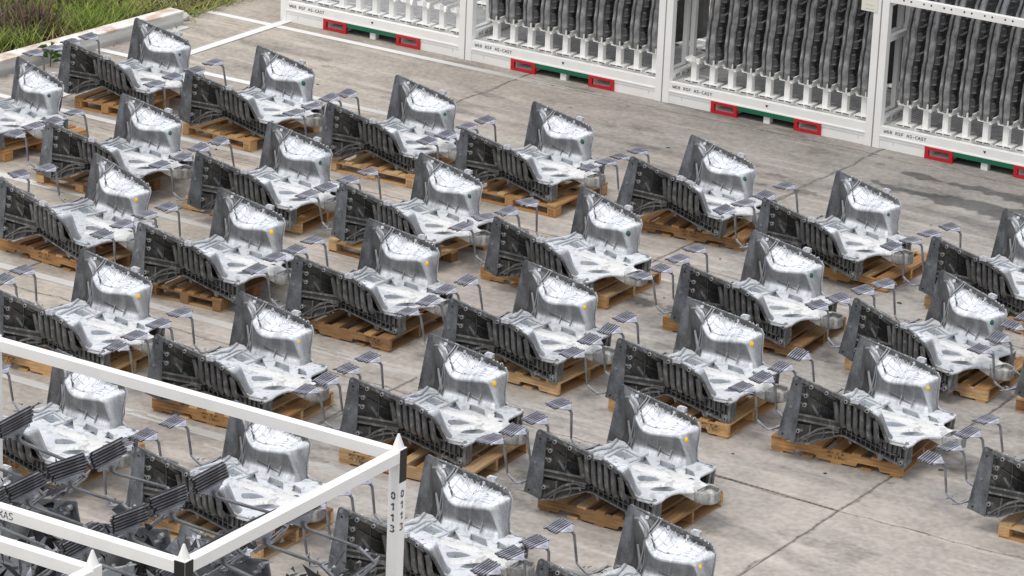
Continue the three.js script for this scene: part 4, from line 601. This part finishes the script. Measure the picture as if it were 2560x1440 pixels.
{
  const per = {}; TABLE.forEach(q => per[q[1]] = (per[q[1]] || 0) + 1); const seen = {};
  TABLE.forEach((q, i) => {
    const [, row, mk, kind, x, z, a, t3, t4, dh, px, pz, pa, L, Wd] = q, k = seen[row] = (seen[row] || 0) + 1, pos = k === per[row] ? 'rightmost' : k === 1 ? 'leftmost' : ORD[k - 1] + ' from left';
    const t = newCasting(`grey casting${mk === 'y' ? ' with yellow dot' : mk === 'g' ? ' with green dot' : ''}, ${pos} ${ROWS[row - 1]}`, 'metal castings on pallets', i + 1, mk);
    const R = new THREE.Quaternion().setFromEuler(new THREE.Euler(t3, 0, t4, 'ZYX')), Y = new THREE.Quaternion().setFromAxisAngle(V3(0, 1, 0), -a), piv = V3(0.45, 0.2, -0.67), off = piv.clone().sub(piv.clone().applyQuaternion(R)).applyQuaternion(Y);
    t.quaternion.copy(Y).multiply(R); t.position.set(x, dh, z).add(off);
    const p = makePallet(kind, L, Wd, i + 1, `brown pallet under casting ${pos} ${ROWS[row - 1]}`);
    p.position.set(px, 0.001, pz); p.rotation.y = -pa;
  });
}

// ------------------------------------------------------------------ white steel racks
const paintTex = tex(256, 256, (x, y, c) => { const a = fbm(x, y, 6, 6, 4, 131), b = fbm(x, y, 50, 50, 2, 133); const t = 0.97 + 0.1 * (a - 0.5) - 0.35 * sstep(0.72, 0.8, a) * b; c[0] = t; c[1] = t; c[2] = t * 0.995; });
M.white = std({ color: rgb(0.9, 0.9, 0.885), map: rep(paintTex, 1.3, 1.3), roughness: 0.42 });
M.whiteDusty = std({ color: rgb(0.74, 0.73, 0.7), map: rep(castTex, 1.5, 1.5), roughness: 0.7 });
M.red = std({ color: rgb(0.52, 0.012, 0.022), map: rep(paintTex, 2, 2), roughness: 0.45 });
M.gren = std({ color: rgb(0.006, 0.14, 0.07), map: rep(paintTex, 2, 2), roughness: 0.5 });
M.black = std({ color: rgb(0.012, 0.012, 0.013), roughness: 0.5 });
M.pad = std({ color: rgb(0.72, 0.72, 0.7), roughness: 0.6 });
M.slot = std({ color: rgb(0.02, 0.02, 0.02), roughness: 0.9 });
function textMat(lines, w, h, font, opt = {}) {
  const c = document.createElement('canvas'); c.width = w; c.height = h; const g = c.getContext('2d');
  g.fillStyle = '#000'; g.fillRect(0, 0, w, h); g.fillStyle = '#fff'; g.font = font; g.textBaseline = 'middle'; g.textAlign = opt.align || 'center';
  lines.forEach((s, i) => g.fillText(s, opt.align === 'right' ? w - 4 : w / 2, h * (i + 0.5) / lines.length));
  if (opt.stencil) { g.fillStyle = '#000'; for (let i = 0; i < lines.length; i++) g.fillRect(0, h * (i + 0.5) / lines.length - opt.stencil / 2, w, opt.stencil); }
  if (opt.bars) { g.fillStyle = '#000'; for (let x = opt.bars; x < w; x += opt.bars) g.fillRect(x - 1, 0, 2, h); }
  const t = new THREE.CanvasTexture(c); return std({ color: rgb(0.06, 0.06, 0.065), alphaMap: t, transparent: true, roughness: 0.7 });
}
const txtFront = textMat(['W68 RSF AS-CAST'], 512, 64, 'bold 54px monospace'), txtSide = textMat(['RSF AS-CAST'], 512, 64, 'bold 60px monospace');
const grateTex = tex(256, 256, (x, y, c) => { const a = (x * 16) % 1, b = (y * 16 + Math.floor(x * 16) % 2 * 0.5) % 1, n = fbm(x, y, 8, 8, 3, 141); const hole = Math.abs(a - 0.5) + Math.abs(b - 0.5) < 0.34; const t = hole ? 0.05 : 0.3 + 0.25 * n; c[0] = c[1] = c[2] = t; });
const RW = 2.742, RD = 1.91;
const box = (m, x0, x1, y0, y1, z0, z1) => m.hexa([V3(x0, y0, z1), V3(x1, y0, z1), V3(x1, y0, z0), V3(x0, y0, z0), V3(x0, y1, z1), V3(x1, y1, z1), V3(x1, y1, z0), V3(x0, y1, z0)]); // z0 < z1
const oneBox = (x0, x1, y0, y1, z0, z1, b = 0.004) => { const m = new MB(); const q = [[x0, x1], [y0, y1], [z0, z1]]; const g = new THREE.BoxGeometry(x1 - x0, y1 - y0, z1 - z0); m.add(g); const o = m.geo(0.3); o.translate((x0 + x1) / 2, (y0 + y1) / 2, (z0 + z1) / 2); return o; };
function rackParts(t, H) { // open-fronted display of posts, beams, fork pockets and deck
  const P = 0.085;
  for (const [x, z] of [[0.003, -P], [RW - P - 0.003, -P], [0.003, -RD], [RW - P - 0.003, -RD]]) mesh('post', oneBox(x, x + P, 0, H, z, z + P), M.white, t);
  const x0 = P + 0.003, x1 = RW - P - 0.003;
  const fb = new MB(); box(fb, x0, x1, 0.155, 0.255, -0.07, -0.004); box(fb, x0, x1, 0.14, 0.155, -0.07, 0.006); mesh('front_beam', fb.geo(0.3), M.white, t);
  for (const [a, b] of [[x0, 0.66], [2.1, x1]]) { const lp = new MB(); box(lp, a, b, 0.0, 0.108, -0.06, -0.012); box(lp, a, b, 0.108, 0.14, -0.06, -0.004); mesh('kick_plate', lp.geo(0.3), M.white, t); }
  for (const a of [0.662, 1.755]) {
    const b = a + 0.345, r = new MB(), w = new MB(); box(r, a, b, 0.108, 0.1395, -0.03, 0.012); box(r, a, b, 0.002, 0.03, -0.03, 0.012); box(r, a, a + 0.045, 0.03, 0.108, -0.03, 0.012); box(r, b - 0.045, b, 0.03, 0.108, -0.03, 0.012);
    const p = mesh('fork_pocket', r.geo(0.3), M.red, t);
    box(w, a + 0.035, a + 0.045, 0.028, 0.11, -RD + 0.05, -0.031); box(w, b - 0.045, b - 0.035, 0.028, 0.11, -RD + 0.05, -0.031); box(w, a + 0.035, b - 0.035, 0.108, 0.116, -RD + 0.05, -0.031); box(w, a + 0.035, b - 0.035, 0.016, 0.028, -RD + 0.05, -0.031); mesh('fork_tube', w.geo(0.3), M.white, p);
  }
  const gr = new MB(); box(gr, 1.009, 1.753, 0.085, 0.1395, -0.05, 0.004); const gb = mesh('green_bar', gr.geo(0.3), M.gren, t);
  mesh('centre_leg', oneBox(1.345, 1.425, 0, 0.0845, -0.1, -0.02), M.white, t);
  const dk = new MB(); box(dk, x0, x1, 0.238, 0.2525, -0.5, -0.071); box(dk, x0, x1, 0.238, 0.2525, -RD + 0.09, -1.35); mesh('deck_plate', dk.geo(0.3), M.whiteDusty, t);
  const gt = mesh('deck_grating', oneBox(x0, x1, 0.236, 0.2475, -1.348, -0.502), std({ map: rep(grateTex, 1.6, 1.6), roughness: 0.6, metalness: 0.2 }), t);
  for (const x of [0.012, RW - 0.075]) { mesh('side_sill', oneBox(x, x + 0.063, 0.2, 0.34, -RD + P + 0.002, -P - 0.002), M.white, t); mesh('side_rail', oneBox(x, x + 0.055, 1.2, 1.265, -RD + P + 0.002, -P - 0.002), M.white, t); mesh('side_rail', oneBox(x, x + 0.055, 1.62, 1.685, -RD + P + 0.002, -P - 0.002), M.white, t); for (const z of [-0.62, -1.25]) mesh('side_stud', oneBox(x + 0.003, x + 0.06, 0.342, 1.618, z, z + 0.06), M.white, t); mesh('top_side_beam', oneBox(x, x + 0.065, H - 0.07, H - 0.002, -RD + P + 0.002, -P - 0.002), M.white, t); }
  mesh('top_beam', oneBox(x0, x1, H - 0.07, H - 0.002, -0.075, -0.005), M.white, t); mesh('top_beam', oneBox(x0, x1, H - 0.07, H - 0.002, -RD + 0.005, -RD + 0.075), M.white, t); mesh('rear_beam', oneBox(x0, x1, 0.12, 0.255, -RD + 0.005, -RD + 0.075), M.white, t);
  const hb = mesh('hanger_beam', oneBox(x0, x1, 1.685, 1.765, -0.09, -0.01), M.white, t); { const d = new MB(); d.col = [1, 1, 1]; for (let i = 0; i < 10; i++) for (const o of [-0.045, 0.045]) d.ringBoss(V3(0.3 + 0.247 * i + o, 1.735, -0.0095), V3(0, 0, 1), 0.012, 0.001, 0, 8); mesh('bolt_hole', d.geo(), M.slot, hb); }
  for (const z of [-P / 2, -RD + P / 2]) for (const x of [0.003 + P / 2, RW - P / 2 - 0.003]) { const c = new THREE.CylinderGeometry(0.012, 0.04, 0.085, 4); c.rotateY(Math.PI / 4); c.translate(x, H + 0.0425, z); mesh('stacking_cone', c, M.white, t); }
}
const cradleGeo = (() => { const m = new MB(), y = 0.5, p = [[-0.1, 0.035], [-0.085, 0.002], [0.045, 0], [0.062, -0.018], [0.08, -0.016], [0.094, 0.06], [0.13, 0.075]]; for (let i = 0; i + 1 < p.length; i++) { const [a, ha] = p[i], [b, hb] = p[i + 1]; m.hexa([V3(a, y + ha, 0.05), V3(b, y + hb, 0.05), V3(b, y + hb, -0.12), V3(a, y + ha, -0.12), V3(a, y + ha + 0.008, 0.05), V3(b, y + hb + 0.008, 0.05), V3(b, y + hb + 0.008, -0.12), V3(a, y + ha + 0.008, -0.12)]); } return m.geo(0.3); })();
const padGeo = (() => { const m = new MB(); m.hexa([V3(-0.07, 0.512, 0.035), V3(-0.015, 0.51, 0.035), V3(-0.015, 0.51, -0.06), V3(-0.07, 0.512, -0.06), V3(-0.06, 0.545, 0.02), V3(-0.028, 0.54, 0.02), V3(-0.028, 0.54, -0.05), V3(-0.06, 0.545, -0.05)]); m.box(0.018, 0.535, 0.05, 0.045, 0.07, 0.012); return m.geo(0.3); })();
const standPost = oneBox(-0.034, 0.034, 0.2785, 0.498, -0.06, 0.012), standFoot = (() => { const m = new MB(); box(m, -0.1, 0.1, 0.254, 0.278, -0.11, 0.05); return m.geo(0.3); })(), standSlot = (() => { const m = new MB(); box(m, -0.085, -0.008, 0.259, 0.27, 0.0505, 0.0515); box(m, 0.008, 0.085, 0.259, 0.27, 0.0505, 0.0515); return m.geo(0.3); })();
function stand(t, x, z) { const f = mesh('stand', standPost, M.white, t); f.position.set(x, 0, z); mesh('stand_foot', standFoot, M.white, f); mesh('foot_slot', standSlot, M.slot, f); mesh('cradle', cradleGeo, M.white, f); mesh('cradle_pad', padGeo, M.pad, f); }
const RY = 32.2 * Math.PI / 180, rackAt = (o, u) => { o.position.copy(V3(-3.014, 0, -43.261)).add(V3(Math.cos(RY) * u, 0, Math.sin(RY) * u)); o.rotation.y = -RY; };
const rackLabels = ['white steel rack with empty stands, leftmost of the row of racks', 'white steel rack holding dark upright castings, second from left', 'white steel rack with a paper card on its right post, third from left', 'white steel rack cut by the right edge of the picture'];
{
  let first = null;
  for (let i = 0; i < 4; i++) {
    let t;
    if (!first) {
      t = first = thing('steel_rack', rackLabels[0], 'storage rack', 'white storage racks along the yard'); rackParts(t, 2.3);
      for (let k = 0; k < 10; k++) { stand(t, 0.3 + 0.247 * k, -0.2); stand(t, 0.3 + 0.247 * k, -1.5); }
      const l = mesh('lettering', new THREE.PlaneGeometry(0.56, 0.058), txtFront, t); l.position.set(0.4, 0.207, -0.0025);
      const s = mesh('lettering', new THREE.PlaneGeometry(0.5, 0.06), txtSide, t); s.position.set(0.0765, 0.29, -0.36); s.rotation.y = Math.PI / 2;
      const a = new MB(); a.slab([V3(1.365, 0.222, -0.003), V3(1.385, 0.19, -0.003), V3(1.405, 0.222, -0.003)], V3(0, 0, 0.0012)); mesh('arrow_mark', a.geo(), M.slot, t);
    } else { t = first.clone(); t.name = numbered('steel_rack'); t.userData = { label: rackLabels[i], category: 'storage rack', group: 'white storage racks along the yard' }; scene.add(t); }
    rackAt(t, i * 2.754);
    if (i === 2) { const c = mesh('paper_card', oneBox(2.5, 2.7, 1.545, 1.72, 0.004, 0.007), std({ color: rgb(0.78, 0.76, 0.66), roughness: 0.7 }), t); const d = new MB(); for (let q = 0; q < 2; q++) box(d, 2.54, 2.66, 1.57 + q * 0.045, 1.574 + q * 0.045, 0.0072, 0.0078); mesh('printed_rule', d.geo(), std({ color: rgb(0.4, 0.39, 0.36), roughness: 0.8 }), c); }
  }
  // the long castings standing in the cradles
  const rail = (() => {
    const m = new MB(), N = 30, path = y => ({ x: 0.007 * Math.sin(y * 6.0) + 0.003 * Math.sin(y * 31) + 0.1 * Math.pow(sstep(1.15, 2.0, y), 1.5), z: 0.03 - 0.02 * Math.cos(y * 5) - 0.1 * sstep(1.35, 2, y) });
    const sec = [[-0.08, -0.06], [-0.08, -0.006], [-0.046, 0.004], [-0.034, -0.026], [-0.018, 0.006], [0.03, 0.014], [0.05, 0.002], [0.052, -0.06]];
    const g = []; for (let i = 0; i <= N; i++) { const y = lerp(0.515, 1.96, i / N), p = path(y), w = 1 - 0.25 * sstep(0.62, 0.52, y); g.push(sec.map(([x, z], j) => { const q = V3(p.x + x * w + 0.003 * (NOI(y * 30, j * 3 + 3, 2) - 0.5), y, p.z + z); const k = 0.62 + 0.5 * NOI(y * 14, j * 2 + 8, 5) - (j === 3 ? 0.5 : j > 5 ? 0.3 : j < 2 ? 0.15 : 0) + (Math.abs(y - 0.62) < 0.03 ? 0.35 : 0); q.col = [k, k, k * 0.99]; return q; })); }
    m.grid(g); m.col = [0.9, 0.9, 0.9]; return [m, path];
  })();
  const web = (() => {
    const m = new MB(), path = rail[1], N = 18; m.col = [0.7, 0.7, 0.7];
    for (let i = 0; i < N; i++) { const y = lerp(0.55, 1.95, i / N), y2 = lerp(0.55, 1.95, (i + 1) / N), p = path(y), q = path(y2), w = 0.095 + 0.012 * Math.sin(i * 2.3); m.col = [0.9, 0.9, 0.88]; m.hexa([V3(p.x + 0.03, y, p.z - 0.02), V3(p.x + w - 0.002, y, p.z - 0.058), V3(p.x + w - 0.006, y, p.z - 0.2), V3(p.x + 0.03, y, p.z - 0.2), V3(p.x + 0.03, y + 0.012, p.z - 0.02), V3(p.x + w - 0.002, y + 0.014, p.z - 0.058), V3(p.x + w - 0.006, y + 0.014, p.z - 0.2), V3(p.x + 0.03, y + 0.012, p.z - 0.2)]); m.col = [0.5, 0.5, 0.5]; m.quad(V3(p.x + w - 0.01, y, p.z - 0.07), V3(q.x + w - 0.01, y2, q.z - 0.07), V3(q.x + w - 0.02, y2, q.z - 0.22), V3(p.x + w - 0.02, y, p.z - 0.22)); m.quad(V3(p.x + 0.04, y, p.z - 0.02), V3(q.x + 0.04, y2, q.z - 0.02), V3(q.x + w - 0.01, y2, q.z - 0.07), V3(p.x + w - 0.01, y, p.z - 0.07)); }
    m.col = [0.35, 0.35, 0.35]; const g = []; for (let i = 0; i <= 14; i++) { const y = lerp(0.56, 1.9, i / 14), p = path(y); g.push([0, 0.25, 0.5, 0.75, 1].map(s => V3(p.x + 0.02 + 0.04 * Math.sin(y * 7 + s * 5), y - 0.1 * s * sstep(0.5, 0.9, 1 - i / 14), lerp(-0.12, -1.28, s)))); } m.grid(g);
    m.col = [0.8, 0.8, 0.8]; for (const y of [1.1, 1.28, 1.42, 1.6]) { const p = path(y); m.tube([V3(p.x + 0.09, y, p.z - 0.05), V3(p.x + 0.13, y + 0.03, p.z - 0.07)], 0.012, 6); }
    return m.geo(0.5);
  })();
  const hook = (() => { const m = new MB(); m.col = [1, 1, 1]; const c = []; for (let i = 0; i <= 16; i++) { const a = i / 16 * Math.PI * 2; c.push(V3(0.12 + 0.075 * Math.cos(a) + 0.02 * Math.cos(2 * a), 1.96 + 0.07 * Math.sin(a), -0.1)); } m.tube(c, 0.021, 6); m.tube([V3(0.19, 2.0, -0.1), V3(0.23, 2.05, -0.12), V3(0.24, 2.12, -0.14)], 0.02, 6); return m.geo(0.8); })();
  const mRail = cast(0.52, 0.525, 0.535, castTex, 0.5, 0.2, 2.2), mWeb = cast(0.3, 0.3, 0.302, castTex, 0.55, 0.2, 3), mHook = cast(0.55, 0.56, 0.57, castTex, 0.5, 0.4, 3);
  const rg = rail[0].geo(0.7); let proto = null; const names = ['second', 'third', 'last'];
  for (let i = 1; i < 4; i++) for (let k = i === 2 ? 1 : 0; k < (i === 3 ? 8 : 10); k++) {
    const label = `dark upright casting, ${ORD[Math.min(k, 7)] && k < 8 ? ORD[k] : k === 8 ? 'ninth' : 'tenth'} stand from left in the ${names[i - 1]} white rack`; let t;
    if (!proto) { t = proto = thing('upright_casting', label, 'metal casting', 'dark castings standing in the white racks'); mesh('front_rail', rg, mRail, t); mesh('ribbed_web', web, mWeb, t); mesh('end_loop', hook, mHook, t); }
    else { t = proto.clone(); t.name = numbered('upright_casting'); t.userData = { label, category: 'metal casting', group: 'dark castings standing in the white racks' }; scene.add(t); }
    const r = rng(i * 50 + k), u = i * 2.754 + 0.295 + 0.247 * k + 0.008 * (r() - 0.5); rackAt(t, u); t.position.add(V3(Math.sin(RY), 0, -Math.cos(RY)).multiplyScalar(0.2)); t.rotation.y += 0.03 * (r() - 0.5);
  }
}
// the tall rack in the foreground and its neighbour, seen from above
const RA = 31.7 * Math.PI / 180, FO = V3(-3.851, 0, -17.377), fx = V3(Math.cos(RA), 0, Math.sin(RA)), fv = V3(Math.sin(RA), 0, -Math.cos(RA));
{
  const H = 4.6, P = 0.066, mk = t => {
    const X0 = -0.075;
    for (const [x, z] of [[X0, -P], [RW - P, -P], [X0, -RD], [RW - P, -RD]]) mesh('post', oneBox(x, x + P, 0, H, z, z + P), M.white, t);
    for (const z of [[-P + 0.004, -0.004], [-RD + 0.004, -RD + P - 0.004]]) { mesh('top_beam', oneBox(X0 + P, RW - P, H - 0.074, H - 0.012, z[0], z[1]), M.white, t); mesh('deck_beam', oneBox(X0 + P, RW - P, 2.12, 2.25, z[0], z[1]), M.white, t); mesh('base_beam', oneBox(X0 + P, RW - P, 0.1, 0.22, z[0], z[1]), M.white, t); }
    for (const x of [[X0 + 0.004, X0 + P - 0.004], [RW - P + 0.004, RW - 0.004]]) { mesh('top_side_beam', oneBox(x[0], x[1], H - 0.074, H - 0.012, -RD + P, -P), M.white, t); mesh('deck_side_beam', oneBox(x[0], x[1], 2.12, 2.25, -RD + P, -P), M.white, t); }
    mesh('deck_plate', oneBox(X0 + P, RW - P, 2.252, 2.266, -RD + 0.01, -0.01), M.whiteDusty, t);
    for (const z of [-P / 2, -RD + P / 2]) for (const x of [X0 + P / 2, RW - P / 2]) { const c = new THREE.CylinderGeometry(0.006, 0.034, 0.078, 4); c.rotateY(Math.PI / 4); c.translate(x, H + 0.039, z); mesh('stacking_cone', c, M.white, t); }
  };
  const t = thing('tall_rack', 'white steel rack in the foreground marked 0113 on its corner post', 'storage rack'); mk(t); t.position.copy(FO); t.rotation.y = -RA;
  const cap = (x0, x1, z0, z1, y0) => { mesh('black_patch', oneBox(x0, x1, y0, H - 0.003, z0, z1), M.black, t); };
  cap(RW + 0.0005, RW + 0.002, -RD + 0.001, -RD + P - 0.001, H - 0.185); cap(RW + 0.0005, RW + 0.002, -P + 0.001, -0.001, H - 0.3); cap(RW - P + 0.001, RW - 0.001, 0.0005, 0.002, H - 0.3);
  const num = textMat(['0', '1', '1', '3'], 64, 320, 'bold 74px sans-serif', { stencil: 5 });
  const a = mesh('numerals', new THREE.PlaneGeometry(0.05, 0.25), num, t); a.position.set(RW - P / 2, H - 0.355, -RD + P + 0.002);
  const b = mesh('numerals', new THREE.PlaneGeometry(0.05, 0.25), num, t); b.position.set(RW + 0.002, H - 0.345, -RD + P / 2); b.rotation.y = Math.PI / 2;
  const w = mesh('lettering', new THREE.PlaneGeometry(0.3, 0.055), textMat(['TEXAS'], 256, 48, '46px monospace', { align: 'right', stencil: 3 }), t); w.position.set(1.675 - 0.15, H - 0.043, -0.0025);
  const n = thing('tall_rack', 'white steel rack cut by the bottom left corner of the picture', 'storage rack'); mk(n); n.position.copy(FO).addScaledVector(fx, -0.3).addScaledVector(fv, -RD - 0.26); n.rotation.y = -RA;
  // castings standing on end inside, vents uppermost
  const q = new THREE.Quaternion().setFromRotationMatrix(new THREE.Matrix4().makeBasis(V3(0, -1, 0), fx.clone().negate(), V3().crossVectors(V3(0, -1, 0), fx.clone().negate())));
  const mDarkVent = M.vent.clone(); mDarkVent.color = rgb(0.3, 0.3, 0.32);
  const L4 = ['leftmost', 'second from left', 'third from left', 'rightmost'];
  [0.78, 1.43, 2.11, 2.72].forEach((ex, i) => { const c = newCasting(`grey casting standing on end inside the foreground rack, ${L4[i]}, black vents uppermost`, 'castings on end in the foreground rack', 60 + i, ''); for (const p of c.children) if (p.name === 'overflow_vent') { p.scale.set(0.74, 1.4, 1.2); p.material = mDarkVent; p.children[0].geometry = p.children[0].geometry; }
    { const tm = new MB(), rr = rng(700 + i); for (let k = 0; k < 150; k++) { const v = 0.05 + 1.25 * rr(), u = -0.3 + 0.42 * rr() * rr() + (k % 3 ? 0 : 0.25 * rr()), h = 0.16 + 0.34 * rr(), s = 0.02 + 0.07 * rr(); const g = rr() < 0.65 ? 0.25 : 1.5; tm.col = [g, g, g * 1.04]; const A = L3(u, h, v), e = () => V3((rr() - 0.5) * 2 * s, (rr() - 0.5) * 2 * s, (rr() - 0.5) * 2 * s); const B = A.clone().add(e()), C = A.clone().add(e()), D = B.clone().add(e().multiplyScalar(0.6)); tm.slab([A, B, C], V3(0, 0.003, 0.002)); tm.slab([B, D, C], V3(0, 0.003, 0.002)); } const q2 = mesh('torn_flash', tm.geo(0.3), M.arm, c); q2.userData.kind = 'stuff'; }
    c.quaternion.copy(q); c.position.copy(FO).addScaledVector(fv, RD - 0.05).addScaledVector(fx, ex).setY(3.62); });
}
// bits of flash and grit on the concrete
{
  const r = rng(404), m = new MB(); for (let i = 0; i < 170; i++) { const u = -8.5 + 16 * r(), v = -8.5 + 15 * r(), s = 0.006 + 0.02 * r() * r(), a = r() * 6.28, c = yard(u, v, 0.003); const k = r() < 0.7 ? 0.25 : 1.6; m.col = [k, k, k]; const pts = []; const n = 4 + Math.floor(r() * 3); for (let j = 0; j < n; j++) { const t = a + j / n * 6.28, q = s * (0.5 + r()); pts.push(V3(c.x + Math.cos(t) * q * 1.6, 0.003 + 0.004 * r(), c.z + Math.sin(t) * q)); } m.slab(pts, V3(0, 0.004, 0)); }
  const g = mesh('grit', m.geo(0.3), std({ color: rgb(0.2, 0.2, 0.2), roughness: 0.8, vertexColors: true }), scene); g.userData = { kind: 'stuff', label: 'small dark chips of metal scattered over the concrete', category: 'metal chips' };
}
renderer.render(scene, camera);
